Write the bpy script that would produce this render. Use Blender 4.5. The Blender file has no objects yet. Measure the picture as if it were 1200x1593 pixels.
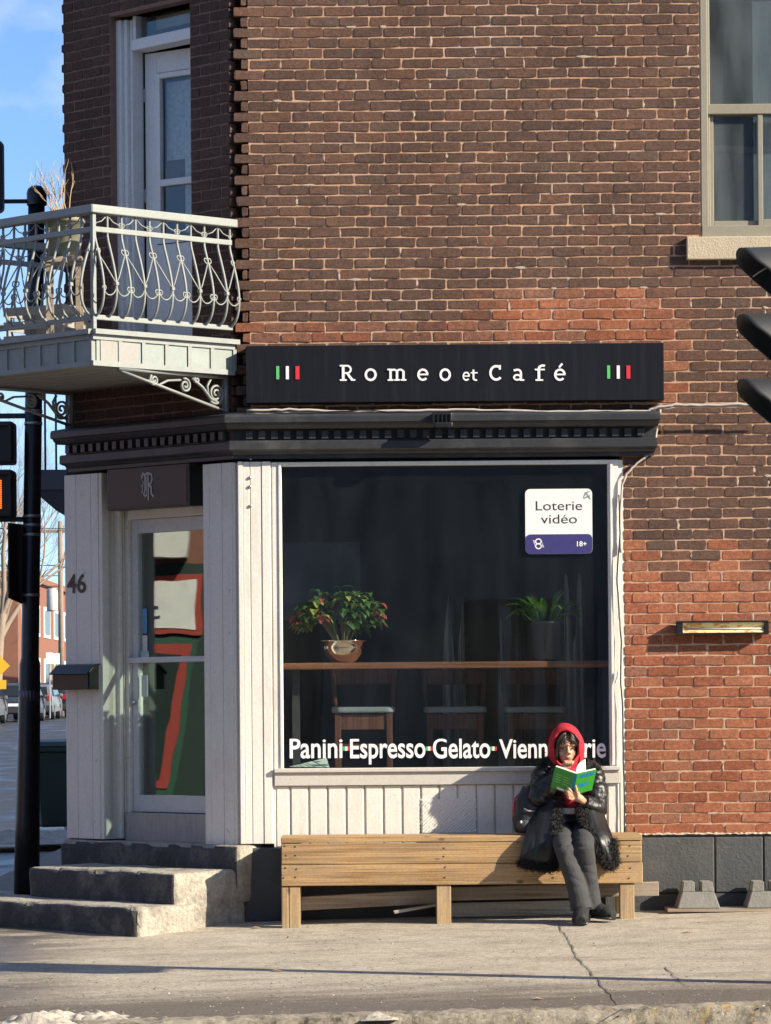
import bpy, bmesh, math, random
from mathutils import Vector, Matrix, Euler
R = math.radians
random.seed(7)
SC = bpy.context.scene
COL = SC.collection
# ------------------------------------------------------------------ camera, sky, sun, exposure
F, D, H, ROLL = 5400.0, 22.5, 1.4, R(.45)
cam = bpy.data.cameras.new('camera'); camo = bpy.data.objects.new('camera', cam); COL.objects.link(camo)
cam.sensor_fit = 'HORIZONTAL'; cam.sensor_width = 36; cam.lens = 36*F/1200
cam.shift_y = (1090-796.5)/1200; cam.clip_end = 3000; cam.clip_start = .1
camo.location = (0, -D, H); camo.rotation_euler = (R(90), ROLL, 0)
SC.camera = camo
SUN_AZ, SUN_EL = R(66), R(27)
LS = Vector((math.sin(SUN_AZ)*math.cos(SUN_EL), -math.cos(SUN_AZ)*math.cos(SUN_EL), math.sin(SUN_EL)))
W = bpy.data.worlds.new('World'); SC.world = W; W.use_nodes = True
nt = W.node_tree; nt.nodes.clear()
out = nt.nodes.new('ShaderNodeOutputWorld'); bg = nt.nodes.new('ShaderNodeBackground')
sky = nt.nodes.new('ShaderNodeTexSky'); sky.sky_type = 'NISHITA'; sky.sun_disc = False
sky.sun_elevation = SUN_EL; sky.sun_rotation = R(180)-SUN_AZ; sky.air_density = .7; sky.dust_density = .25; sky.ozone_density = 5.0
tc = nt.nodes.new('ShaderNodeTexCoord'); mp = nt.nodes.new('ShaderNodeMapping'); mp.inputs['Scale'].default_value = (11, 11, 20)
mp.inputs['Location'].default_value = (1.3, .2, .4)
cn = nt.nodes.new('ShaderNodeTexNoise'); cn.inputs['Scale'].default_value = 1.0; cn.inputs['Detail'].default_value = 6; cn.inputs['Roughness'].default_value = .55
cr = nt.nodes.new('ShaderNodeValToRGB'); cr.color_ramp.elements[0].position = .49; cr.color_ramp.elements[1].position = .80
cr.color_ramp.elements[1].color = (.75, .75, .75, 1)
cmx = nt.nodes.new('ShaderNodeMixRGB'); cmx.inputs['Color2'].default_value = (5.6, 5.8, 6.2, 1)
nt.links.new(tc.outputs['Generated'], mp.inputs['Vector']); nt.links.new(mp.outputs[0], cn.inputs['Vector'])
nt.links.new(cn.outputs['Fac'], cr.inputs[0]); nt.links.new(cr.outputs[0], cmx.inputs['Fac'])
nt.links.new(sky.outputs[0], cmx.inputs['Color1']); nt.links.new(cmx.outputs[0], bg.inputs['Color'])
bg.inputs['Strength'].default_value = .105
nt.links.new(bg.outputs[0], out.inputs[0])
sl = bpy.data.lights.new('sun', 'SUN'); sl.energy = 5.0; sl.angle = R(.55); sl.color = (1, .89, .71)
slo = bpy.data.objects.new('sun', sl); COL.objects.link(slo); slo.rotation_euler = LS.to_track_quat('Z', 'Y').to_euler()
slo.location = LS*40
vs = SC.view_settings; vs.view_transform = 'Standard'; vs.look = 'None'; vs.gamma = 1; vs.exposure = .97; vs.use_curve_mapping = False

# ------------------------------------------------------------------ helpers
def P(px, py, Y):
    """photo pixel at scene depth Y -> real point"""
    u, v = (px-600)/F, (1090-py)/F
    c, s = math.cos(ROLL), math.sin(ROLL)
    u, v = u*c+v*s, -u*s+v*c
    return Vector((u*(D+Y), Y, H+v*(D+Y)))
def gz(x, y):
    z = .02*max(-6, min(6, x))-.005
    if y < 0: z += .04*max(y, -4.75)
    if y > 25: z += .0085*(y-25)
    return z
class MB:
    def __init__(s): s.v = []; s.f = []; s.m = []
    def add(s, vs, fs, mi=0):
        o = len(s.v); s.v += [tuple(v) for v in vs]; s.f += [tuple(i+o for i in f) for f in fs]; s.m += [mi]*len(fs); return s
    def box(s, x0, x1, y0, y1, z0, z1, mi=0):
        x0, x1 = min(x0, x1), max(x0, x1); y0, y1 = min(y0, y1), max(y0, y1); z0, z1 = min(z0, z1), max(z0, z1)
        return s.add([(x0,y0,z0),(x1,y0,z0),(x1,y1,z0),(x0,y1,z0),(x0,y0,z1),(x1,y0,z1),(x1,y1,z1),(x0,y1,z1)],
              [(0,3,2,1),(4,5,6,7),(0,1,5,4),(1,2,6,5),(2,3,7,6),(3,0,4,7)], mi)
    def hexa(s, b, t, mi=0):   # bottom 4, top 4 points
        return s.add(list(b)+list(t), [(0,3,2,1),(4,5,6,7),(0,1,5,4),(1,2,6,5),(2,3,7,6),(3,0,4,7)], mi)
    def prism(s, poly, y0, y1, mi=0, ax='y'):   # poly of (a,b) extruded along an axis
        n = len(poly)
        def pt(a, b, y): return (a, y, b) if ax == 'y' else ((y, a, b) if ax == 'x' else (a, b, y))
        return s.add([pt(a, b, y0) for a, b in poly]+[pt(a, b, y1) for a, b in poly],
              [tuple(range(n)), tuple(range(2*n-1, n-1, -1))]+[(i, n+i, n+(i+1) % n, (i+1) % n) for i in range(n)], mi)
    def tube(s, pts, r, n=8, mi=0, cap=True, flat=None):
        pts = [Vector(p) for p in pts]
        if len(pts) < 2: return s
        rs = r if isinstance(r, (list, tuple)) else [r]*len(pts)
        up = None; rings = []
        for i, p in enumerate(pts):
            t = (pts[min(i+1, len(pts)-1)]-pts[max(i-1, 0)])
            if t.length < 1e-9: t = Vector((0, 0, 1))
            t.normalize()
            if up is None:
                up = Vector((0, 0, 1)) if abs(t.z) < .9 else Vector((0, 1, 0))
            a = t.cross(up)
            if a.length < 1e-6: a = t.orthogonal()
            a.normalize(); b = a.cross(t).normalized(); up = b
            rr = rs[i]; ra, rb = rr if isinstance(rr, (tuple, list)) else (rr, rr)
            rings.append([p+a*(ra*math.cos(6.28318*k/n))+b*(rb*math.sin(6.28318*k/n)) for k in range(n)])
        vs = [q for rg in rings for q in rg]; fs = []
        for i in range(len(pts)-1):
            for k in range(n):
                k2 = (k+1) % n
                fs.append((i*n+k, i*n+k2, (i+1)*n+k2, (i+1)*n+k))
        if cap: fs += [tuple(range(n-1, -1, -1)), tuple(range((len(pts)-1)*n, len(pts)*n))]
        return s.add(vs, fs, mi)
    def lathe(s, prof, n=24, c=(0,0,0), mi=0):
        vs = []; fs = []
        for r, z in prof:
            vs += [(c[0]+r*math.cos(6.28318*k/n), c[1]+r*math.sin(6.28318*k/n), c[2]+z) for k in range(n)]
        for i in range(len(prof)-1):
            for k in range(n):
                k2 = (k+1) % n; fs.append((i*n+k, i*n+k2, (i+1)*n+k2, (i+1)*n+k))
        return s.add(vs, fs, mi)
    def ell(s, c, r, n=12, m=8, rot=None, mi=0):
        vs = []; fs = []
        for j in range(m+1):
            th = math.pi*j/m
            for k in range(n):
                ph = 6.28318*k/n
                q = Vector((r[0]*math.sin(th)*math.cos(ph), r[1]*math.sin(th)*math.sin(ph), r[2]*math.cos(th)))
                if rot: q = rot @ q
                vs.append(Vector(c)+q)
        for j in range(m):
            for k in range(n):
                k2 = (k+1) % n; fs.append((j*n+k, (j+1)*n+k, (j+1)*n+k2, j*n+k2))
        return s.add(vs, fs, mi)
    def build(s, name, mat, parent=None, loc=(0,0,0), rz=0, smooth=False, bevel=0, seg=2, weld=False, fix=True):
        me = bpy.data.meshes.new(name); me.from_pydata(s.v, [], s.f)
        for m in (mat if isinstance(mat, (list, tuple)) else [mat]): me.materials.append(m)
        if any(s.m): me.polygons.foreach_set('material_index', s.m)
        if fix:
            bm = bmesh.new(); bm.from_mesh(me)
            if weld: bmesh.ops.remove_doubles(bm, verts=bm.verts, dist=1e-5)
            bmesh.ops.recalc_face_normals(bm, faces=bm.faces); bm.to_mesh(me); bm.free()
        if smooth: me.shade_smooth()
        o = bpy.data.objects.new(name, me); COL.objects.link(o); o.location = loc; o.rotation_euler = (0, 0, rz); o.parent = parent
        if bevel:
            b = o.modifiers.new('bevel', 'BEVEL'); b.width = bevel; b.segments = seg; b.limit_method = 'ANGLE'; b.angle_limit = R(40)
        return o
def tag(o, label=None, cat=None, group=None, kind=None):
    if label: o['label'] = label
    if cat: o['category'] = cat
    if group: o['group'] = group
    if kind: o['kind'] = kind
    return o
def thing(name, label, cat, loc=(0,0,0), rz=0, group=None):
    o = bpy.data.objects.new(name, None); o.empty_display_size = .1; COL.objects.link(o)
    o.location = loc; o.rotation_euler = (0, 0, rz); return tag(o, label, cat, group)
def kids(o): return [c for c in bpy.data.objects if c.parent is o]
def copy_tree(o, parent=None):
    c = o.copy(); COL.objects.link(c); c.parent = parent
    for k in kids(o): copy_tree(k, c)
    return c
def link_copy(o, name, parent, loc, rz=0):
    c = bpy.data.objects.new(name, o.data); COL.objects.link(c); c.parent = parent; c.location = loc; c.rotation_euler = (0,0,rz); return c
def text_mesh(s, bold=0.0, ext=.004):
    cu = bpy.data.curves.new('t', 'FONT'); cu.body = s; cu.size = 1; cu.offset = bold; cu.resolution_u = 6
    o = bpy.data.objects.new('t', cu); COL.objects.link(o); dg = bpy.context.evaluated_depsgraph_get(); dg.update()
    me = bpy.data.meshes.new_from_object(o.evaluated_get(dg)); bpy.data.objects.remove(o)
    vs = [(v.co.x, v.co.y) for v in me.vertices]; fs = [tuple(p.vertices) for p in me.polygons]
    return vs, fs
def word(s, x0, x1, z0, z1, y, name, mat, parent=None, bold=.0, capfit=True, M4=None, tall=False):
    """a flat word fitted to a box in the plane y (x right, z up)"""
    vs, fs = text_mesh(s, bold)
    ref, _ = text_mesh('E' if capfit else s, bold)
    ax, bx = min(v[0] for v in vs), max(v[0] for v in vs); az, bz = min(v[1] for v in ref), max(v[1] for v in ref)
    def lift(f): return f if not tall or f <= 0 else (f*1.10 if f < .72 else .792+(f-.72)*.743)
    q = [Vector((x0+(v[0]-ax)/(bx-ax)*(x1-x0), y, z0+lift((v[1]-az)/(bz-az))*(z1-z0))) for v in vs]
    if M4: q = [M4 @ p for p in q]
    m = MB(); m.add(q, fs); return m.build(name, mat, parent, fix=False)
# ------------------------------------------------------------------ materials
def nodes(name):
    m = bpy.data.materials.new(name); m.use_nodes = True; t = m.node_tree; t.nodes.clear()
    o = t.nodes.new('ShaderNodeOutputMaterial'); b = t.nodes.new('ShaderNodeBsdfPrincipled'); t.links.new(b.outputs[0], o.inputs[0])
    return m, t, b, o
def N(t, kind, **kw):
    n = t.nodes.new(kind)
    for k, v in kw.items():
        if k in n.inputs.keys(): n.inputs[k].default_value = v
        else: setattr(n, k, v)
    return n
def noise(t, scale, vec=None, detail=4, rough=.55, sc3=None):
    n = N(t, 'ShaderNodeTexNoise', Scale=scale, Detail=detail, Roughness=rough)
    if vec is None:
        vec = N(t, 'ShaderNodeNewGeometry').outputs['Position']
    if sc3:
        mp = N(t, 'ShaderNodeMapping'); mp.inputs['Scale'].default_value = sc3; t.links.new(vec, mp.inputs['Vector']); vec = mp.outputs[0]
    t.links.new(vec, n.inputs['Vector']); return n.outputs['Fac']
def ramp(t, fac, stops):
    r = N(t, 'ShaderNodeValToRGB'); e = r.color_ramp.elements
    while len(e) < len(stops): e.new(.5)
    for el, (p, c) in zip(e, stops):
        el.position = p; el.color = (c if isinstance(c, tuple) else (c, c, c))+(1,)
    t.links.new(fac, r.inputs[0]); return r.outputs[0]
def mixc(t, fac, a, b, mode='MIX'):
    m = N(t, 'ShaderNodeMixRGB', blend_type=mode)
    for sock, v in (('Fac', fac), ('Color1', a), ('Color2', b)):
        if hasattr(v, 'is_output'): t.links.new(v, m.inputs[sock])
        elif isinstance(v, tuple): m.inputs[sock].default_value = v+(1,)
        else: m.inputs[sock].default_value = v
    return m.outputs[0]
def bumpn(t, b, h, dist=.002, strength=1.0):
    n = N(t, 'ShaderNodeBump', Strength=strength, Distance=dist); t.links.new(h, n.inputs['Height']); t.links.new(n.outputs[0], b.inputs['Normal']); return n
def mat(name, col, rough=.6, metal=0.0, var=.18, vs=6.0, bump=0.0, bs=80.0, dirt=0.0, dcol=(.05,.04,.035), ds=3.0, spec=.5, sc3=None, emit=None, grain=.07, gs=55, chips=0.0):
    m, t, b, o = nodes(name)
    f = noise(t, vs, detail=5, sc3=sc3)
    c = mixc(t, f, tuple(x*(1-var) for x in col), tuple(min(1, x*(1+var)) for x in col))
    if dirt:
        d = ramp(t, noise(t, ds, detail=8, rough=.7, sc3=sc3), [(.5, 0.0), (.72, dirt)])
        c = mixc(t, d, c, dcol)
    if chips: c = mixc(t, ramp(t, noise(t, 11, detail=12, rough=.75), [(.645, 0.0), (.67, chips)]), c, (.24,.21,.175))
    if grain: c = mixc(t, 1.0, c, ramp(t, noise(t, gs, detail=7, rough=.8), [(.34, 1-grain*1.6), (.66, 1+grain)]), 'MULTIPLY')
    t.links.new(c, b.inputs['Base Color']); b.inputs['Roughness'].default_value = rough; b.inputs['Metallic'].default_value = metal
    b.inputs['Specular IOR Level'].default_value = spec
    if bump: bumpn(t, b, noise(t, bs, detail=6, rough=.65, sc3=sc3), bump)
    if emit: b.inputs['Emission Color'].default_value = col+(1,); b.inputs['Emission Strength'].default_value = emit
    return m
def glass_mat(name, tint=(.85,.9,.88), refl=1.0, wav=.0, wscale=2.0, coat=0.0, dust_haze=0.0):
    m, t, b, o = nodes(name); t.nodes.remove(b)
    tr = N(t, 'ShaderNodeBsdfTransparent'); tr.inputs[0].default_value = tint+(1,)
    gl = N(t, 'ShaderNodeBsdfGlossy', Roughness=.004); gl.inputs[0].default_value = (.95,.97,1,1)
    lw = N(t, 'ShaderNodeLayerWeight', Blend=.5); pw = N(t, 'ShaderNodeMath', operation='POWER'); t.links.new(lw.outputs['Facing'], pw.inputs[0]); pw.inputs[1].default_value = 5
    fr = N(t, 'ShaderNodeMath', operation='MULTIPLY_ADD'); t.links.new(pw.outputs[0], fr.inputs[0]); fr.inputs[1].default_value = .95; fr.inputs[2].default_value = .05
    fac = N(t, 'ShaderNodeMath', operation='MULTIPLY_ADD'); fac.inputs[1].default_value = refl; fac.inputs[2].default_value = coat
    t.links.new(fr.outputs[0], fac.inputs[0])
    if wav:
        bp = N(t, 'ShaderNodeBump', Strength=1.0, Distance=wav); t.links.new(noise(t, wscale, detail=2), bp.inputs['Height'])
        t.links.new(bp.outputs[0], gl.inputs['Normal'])
    mx = N(t, 'ShaderNodeMixShader'); t.links.new(fac.outputs[0], mx.inputs[0]); t.links.new(tr.outputs[0], mx.inputs[1]); t.links.new(gl.outputs[0], mx.inputs[2])
    if dust_haze:
        df = N(t, 'ShaderNodeBsdfDiffuse'); df.inputs[0].default_value = (.5,.56,.58,1); m2 = N(t, 'ShaderNodeMixShader'); t.links.new(ramp(t, noise(t, 3, detail=6, sc3=(2,2,.5)), [(.35, dust_haze*.5), (.7, dust_haze*1.8)]), m2.inputs[0])
        t.links.new(mx.outputs[0], m2.inputs[1]); t.links.new(df.outputs[0], m2.inputs[2]); mx = m2
    t.links.new(mx.outputs[0], o.inputs[0]); return m
def brick_mat(name, src):
    m, t, b, o = nodes(name)
    if src == 'obj': a = N(t, 'ShaderNodeObjectInfo').outputs['Color']
    else: a = N(t, 'ShaderNodeAttribute', attribute_name='bk').outputs['Color']
    sp = N(t, 'ShaderNodeSeparateColor'); t.links.new(a, sp.inputs[0])
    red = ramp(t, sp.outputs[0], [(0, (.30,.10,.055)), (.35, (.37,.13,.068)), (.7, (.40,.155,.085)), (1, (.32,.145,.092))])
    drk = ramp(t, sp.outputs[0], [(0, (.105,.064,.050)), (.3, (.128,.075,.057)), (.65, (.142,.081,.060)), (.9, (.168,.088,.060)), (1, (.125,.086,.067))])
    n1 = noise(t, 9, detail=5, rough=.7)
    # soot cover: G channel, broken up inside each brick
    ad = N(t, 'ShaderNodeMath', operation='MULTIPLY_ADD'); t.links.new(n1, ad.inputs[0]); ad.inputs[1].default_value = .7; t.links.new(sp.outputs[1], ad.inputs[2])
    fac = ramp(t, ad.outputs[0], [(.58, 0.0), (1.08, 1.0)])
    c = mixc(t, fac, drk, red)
    g = noise(t, 120, detail=4, rough=.75)
    c = mixc(t, 1.0, c, ramp(t, g, [(.3, .55), (.7, 1.38)]), 'MULTIPLY')
    c = mixc(t, 1.0, c, ramp(t, noise(t, 42, detail=6, rough=.8), [(.34, .62), (.64, 1.25)]), 'MULTIPLY')
    c = mixc(t, 1.0, c, ramp(t, noise(t, 1.3, detail=4, rough=.6), [(.35, .80), (.65, 1.12)]), 'MULTIPLY')
    wh = ramp(t, noise(t, 14, detail=9, rough=.75), [(.62, 0.0), (.78, .5)])
    c = mixc(t, wh, c, (.42,.33,.27))
    t.links.new(c, b.inputs['Base Color']); b.inputs['Roughness'].default_value = .9; b.inputs['Specular IOR Level'].default_value = .25
    bumpn(t, b, noise(t, 150, detail=6, rough=.85, sc3=(1.4,1,.6)), .010); return m
def wood_mat(name, a, bcol, ax='x', gs=26, bump=.0015, grey=0.0):
    m, t, b, o = nodes(name)
    sc = {'x': (1.1, gs, gs), 'y': (gs, 1.1, gs), 'z': (gs, gs, 1.1)}[ax]
    n1 = noise(t, 1.0, detail=6, rough=.6, sc3=sc)
    n2 = noise(t, 1.0, detail=3, sc3=tuple(s*4 if s > 5 else s*1.5 for s in sc))
    c = ramp(t, n1, [(.3, bcol), (.5, a), (.7, tuple(min(1, x*1.25) for x in a))])
    c = mixc(t, ramp(t, noise(t, 2.0, detail=5, rough=.7), [(.4, 0.0), (.75, .45)]), c, tuple(x*.62+.04 for x in a))
    c = mixc(t, 1.0, c, ramp(t, noise(t, 70, detail=6, rough=.8), [(.34, .78), (.66, 1.12)]), 'MULTIPLY')
    c = mixc(t, ramp(t, n2, [(.48, 0.0), (.68, .75)]), c, tuple(x*.5 for x in bcol))
    kn = N(t, 'ShaderNodeTexVoronoi', Scale=1.0); mp = N(t, 'ShaderNodeMapping'); mp.inputs['Scale'].default_value = {'x': (3.2, 7, 7), 'y': (7, 3.2, 7), 'z': (7, 7, 3.2)}[ax]
    t.links.new(N(t, 'ShaderNodeNewGeometry').outputs['Position'], mp.inputs[0]); t.links.new(mp.outputs[0], kn.inputs['Vector'])
    c = mixc(t, ramp(t, kn.outputs['Distance'], [(.05, .85), (.1, 0.0)]), c, (.11,.055,.025))
    if grey: c = mixc(t, ramp(t, noise(t, 4, detail=6), [(.4, 0.0), (.7, grey)]), c, (.36,.33,.29))
    t.links.new(c, b.inputs['Base Color']); b.inputs['Roughness'].default_value = .75; b.inputs['Specular IOR Level'].default_value = .3
    bumpn(t, b, n2, bump); return m
MT = {}
MT['brick_o'] = brick_mat('brick_piece', 'obj'); MT['brick_a'] = brick_mat('brick_mass', 'attr')
def mortar_mat():
    m, t, b, o = nodes('mortar')
    c = ramp(t, noise(t, 25, detail=6, rough=.7), [(.32, (.30,.165,.10)), (.5, (.50,.295,.185)), (.72, (.58,.39,.265))])
    c = mixc(t, ramp(t, noise(t, 2.2, detail=3), [(.55, 0.0), (.68, .5)]), c, (.55,.44,.35))
    t.links.new(c, b.inputs['Base Color']); b.inputs['Roughness'].default_value = .95
    bumpn(t, b, noise(t, 140, detail=5, rough=.7), .004); return m
MT['mortar'] = mortar_mat()
MT['repoint'] = mat('pale_repointing_mortar', (.47,.37,.285), .95, var=.2, vs=30, bump=.003, bs=150)
MT['white'] = mat('aged_white_paint', (.74,.71,.64), .5, var=.07, vs=2.5, bump=.0016, bs=40, dirt=.35, dcol=(.42,.37,.30), ds=5.0, sc3=(1,1,.35), chips=.75)
MT['white2'] = mat('white_door_paint', (.74,.74,.73), .45, var=.05, vs=3, bump=.0006, bs=30, dirt=.15, dcol=(.4,.4,.38), ds=4)
MT['sill_grey'] = mat('greyed_white_paint', (.56,.53,.47), .6, chips=.6, var=.12, vs=5, bump=.001, bs=60, dirt=.35, dcol=(.3,.27,.22), ds=5)
MT['cornice'] = mat('dark_grey_painted_wood', (.030,.032,.036), .42, var=.25, vs=5, bump=.0015, bs=50, dirt=.35, dcol=(.16,.155,.15), ds=3.5)
MT['black'] = mat('black_sign_face', (.008,.009,.014), .5, var=.3, vs=4, dirt=.35, dcol=(.03,.031,.038), ds=1.2, sc3=(14,14,.6), spec=.2)
MT['blackm'] = mat('black_painted_metal', (.012,.012,.014), .35, var=.3, vs=9, bump=.0004, bs=60, dirt=.3, dcol=(.05,.048,.045), ds=6)
MT['signwhite'] = mat('white_lettering', (.82,.80,.80), .5, var=.03)
MT['green'] = mat('green_print', (.10,.48,.13), .5, var=.05); MT['red'] = mat('red_print', (.62,.03,.04), .5, var=.05)
MT['found'] = mat('grey_painted_foundation', (.062,.066,.068), .75, var=.2, vs=7, bump=.006, bs=38, dirt=.3, dcol=(.15,.14,.125), ds=4)
MT['stone'] = mat('limestone_sill', (.50,.42,.30), .9, var=.15, vs=12, bump=.005, bs=70)
MT['framebeige'] = mat('taupe_window_frame', (.275,.25,.19), .5, var=.08, vs=4, dirt=.25, dcol=(.2,.17,.13), ds=5)
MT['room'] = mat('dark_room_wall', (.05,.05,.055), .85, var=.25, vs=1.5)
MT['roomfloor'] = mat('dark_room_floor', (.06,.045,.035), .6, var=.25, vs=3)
MT['glass'] = glass_mat('shop_glass', (.93,.96,.955), 1.1, .0005, 1.6, coat=.012, dust_haze=.006)
MT['glass_bd'] = glass_mat('balcony_door_glass', (.85,.88,.88), .9, .0004, 2, dust_haze=.02)
MT['glass_up'] = glass_mat('hazed_upper_glass', (.86,.91,.92), 1.6, .0005, 2, coat=.06, dust_haze=.07)  # pale diffuse film lightens the panes in place of reflected sky
MT['doorglass'] = glass_mat('coated_door_glass', (.80,.90,.86), 1.0, .0013, 1.3, coat=.09)
MT['alu'] = mat('white_aluminium', (.60,.60,.60), .4, .0, var=.05, vs=4, dirt=.25, dcol=(.3,.3,.3), ds=6)
MT['kick'] = mat('worn_kick_board', (.40,.37,.34), .7, var=.25, vs=5, sc3=(8,8,1), dirt=.4, dcol=(.16,.14,.13), ds=4)
MT['lace'] = mat('white_lace_curtain', (.62,.62,.64), .9, var=.5, vs=45)
MT['steel'] = mat('galvanised_steel', (.42,.43,.44), .4, .8, var=.15, vs=20)
MT['bal'] = mat('pale_grey_green_paint', (.255,.275,.26), .5, var=.14, vs=5, bump=.0012, bs=60, dirt=.4, dcol=(.20,.15,.11), ds=9, chips=.4)
MT['bal2'] = mat('pale_green_panel_paint', (.24,.275,.255), .5, var=.12, vs=7, bump=.001, bs=30, dirt=.5, dcol=(.34,.37,.345), ds=4.5)
MT['soffit'] = mat('grey_soffit_boards', (.30,.29,.27), .7, var=.2, vs=4)
MT['cable'] = mat('old_beige_cable', (.46,.40,.35), .6, var=.25, vs=15); MT['cabled'] = mat('black_cable', (.02,.02,.022), .5)
# local frame of the chamfered corner: x right along the wall, y inward
A0 = Vector((-.95, 0, 0)); CH = 1.735; RZ = R(-45)
CM = Matrix.Translation(A0) @ Matrix.Rotation(RZ, 4, 'Z')
# ------------------------------------------------------------------ ground
def strip(xs, ys, off=0.0, fn=gz):
    m = MB(); nx, ny = len(xs), len(ys)
    m.add([(x, y, fn(x, y)+off) for y in ys for x in xs], [(j*nx+i, j*nx+i+1, (j+1)*nx+i+1, (j+1)*nx+i) for j in range(ny-1) for i in range(nx-1)]); return m
def lin(a, b, n): return [a+(b-a)*i/n for i in range(n+1)]
def sidewalk_mat():
    m, t, b, o = nodes('worn_concrete_pavement')
    pos = N(t, 'ShaderNodeNewGeometry').outputs['Position']
    c = ramp(t, noise(t, 3, detail=10, rough=.8), [(.3, (.40,.345,.265)), (.55, (.57,.50,.395)), (.75, (.64,.58,.47))])
    c = mixc(t, 1.0, c, ramp(t, noise(t, 30, detail=8, rough=.85), [(.36, .60), (.62, 1.15)]), 'MULTIPLY')
    c = mixc(t, 1.0, c, ramp(t, noise(t, 130, detail=5, rough=.85), [(.32, .6), (.62, 1.15)]), 'MULTIPLY')
    spk = N(t, 'ShaderNodeTexVoronoi', Scale=48.0); t.links.new(pos, spk.inputs['Vector'])
    c = mixc(t, ramp(t, noise(t, 1.0, detail=9, rough=.72, sc3=(1.2,4.5,1)), [(.50, 0.0), (.68, .6)]), c, (.20,.165,.13))
    c = mixc(t, ramp(t, spk.outputs['Distance'], [(.1, .55), (.2, 0.0)]), c, (.16,.13,.11))
    # grime towards the kerb, streaked along the street
    sx = N(t, 'ShaderNodeSeparateXYZ'); t.links.new(pos, sx.inputs[0])
    st = noise(t, 1.0, detail=7, rough=.65, sc3=(.55, 2.6, 1))
    ad = N(t, 'ShaderNodeMath', operation='MULTIPLY_ADD'); t.links.new(st, ad.inputs[0]); ad.inputs[1].default_value = 2.6
    mu = N(t, 'ShaderNodeMath', operation='MULTIPLY'); t.links.new(sx.outputs[1], mu.inputs[0]); mu.inputs[1].default_value = -1.0
    t.links.new(mu.outputs[0], ad.inputs[2])
    g = ramp(t, N2(t, ad.outputs[0], 4.75, .9), [(0, 0.0), (1, .88)])
    gc = ramp(t, noise(t, 60, detail=6, rough=.75), [(.35, (.065,.052,.042)), (.65, (.155,.125,.10))])
    c = mixc(t, g, c, gc)
    # damp patch beside the steps
    dx = N2(t, sx.outputs[0], -1.55, -1.3); w = ramp(t, noise(t, 1.3, detail=5, sc3=(.8, 2.2, 1)), [(.36, 0.0), (.5, 1.0)])
    wet = N(t, 'ShaderNodeMath', operation='MULTIPLY'); cl = ramp(t, dx, [(0, 0.0), (.6, 1.0)]); t.links.new(cl, wet.inputs[0]); t.links.new(w, wet.inputs[1])
    c = mixc(t, wet.outputs[0], c, mixc(t, 1.0, c, (.35,.33,.33), 'MULTIPLY'))
    t.links.new(c, b.inputs['Base Color'])
    t.links.new(ramp(t, wet.outputs[0], [(0, .92), (1, .35)]), b.inputs['Roughness'])
    bumpn(t, b, noise(t, 70, detail=8, rough=.8), .012); return m
def N2(t, sock, lo, span):
    a = N(t, 'ShaderNodeMath', operation='SUBTRACT'); t.links.new(sock, a.inputs[0]); a.inputs[1].default_value = lo
    d = N(t, 'ShaderNodeMath', operation='DIVIDE'); t.links.new(a.outputs[0], d.inputs[0]); d.inputs[1].default_value = span; return d.outputs[0]
def wetroad_mat():
    m, t, b, o = nodes('wet_asphalt')
    n = noise(t, 1.0, detail=6, rough=.6, sc3=(.9, .35, 1))
    c = mixc(t, 1.0, ramp(t, n, [(.35, (.022,.023,.027)), (.7, (.045,.046,.052))]), ramp(t, noise(t, 120, detail=3), [(.3, .7), (.7, 1.25)]), 'MULTIPLY')
    sn = ramp(t, noise(t, 1.0, detail=7, rough=.7, sc3=(.5, .22, 1)), [(.62, 0.0), (.68, .6)])
    c = mixc(t, sn, c, (.30,.32,.36)); t.links.new(c, b.inputs['Base Color'])
    t.links.new(ramp(t, n, [(.38, .30), (.62, .65)]), b.inputs['Roughness']); bumpn(t, b, noise(t, 70, detail=5), .004); return m
MT['side'] = sidewalk_mat(); MT['wet'] = wetroad_mat()
MT['asph'] = mat('dry_asphalt', (.06,.058,.056), .9, var=.3, vs=3, bump=.006, bs=110)
MT['earth'] = mat('far_ground', (.12,.11,.10), .95, var=.3, vs=.3)
MT['snow'] = mat('dirty_snow', (.46,.41,.34), .8, var=.4, vs=14, bump=.012, bs=30, dirt=.9, dcol=(.10,.08,.06), ds=7)
MT['conc'] = mat('grey_concrete', (.30,.28,.25), .9, var=.2, vs=9, bump=.004, bs=80, dirt=.3, dcol=(.12,.11,.1), ds=6)
yg = [-900, -200, -60, -30] + lin(-26, 26, 26) + [30, 40, 60, 80, 100, 130, 160, 200, 300, 600, 1500]
tag(strip([-900, -200, -60, -30, -14, -10, -6, 0, 6, 14, 30, 60, 200, 900], yg, -.22).build('ground', MT['earth'], smooth=True), kind='structure')
tag(strip(lin(-40, 40, 20), lin(-15.5, -4.98, 6), 0, lambda x, y: gz(x, -4.75)-.13).build('road', MT['asph']), kind='structure')
tag(strip(lin(-40, 40, 20), lin(-26.5, -15.5, 4), 0, lambda x, y: gz(x, -4.75)-.02).build('opposite_pavement', MT['conc']), kind='structure')
ysd = lin(4.6, 26, 10)+[30, 40, 60, 80, 100, 130, 160, 200, 260]
tag(strip(lin(-3.3, 12, 26), lin(-4.80, 4.6, 24)).build('pavement', MT['side']), kind='structure')
tag(strip([-3.3, -2.7, -2.1, -1.0, 8], ysd).build('side_pavement', MT['conc']), kind='structure')
tag(strip([-60, -30, -16, -10, -6, -4.4, -3.45], lin(-4.80, 4.6, 8)+ysd[1:], -.09).build('side_street', MT['wet']), kind='structure')
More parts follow.
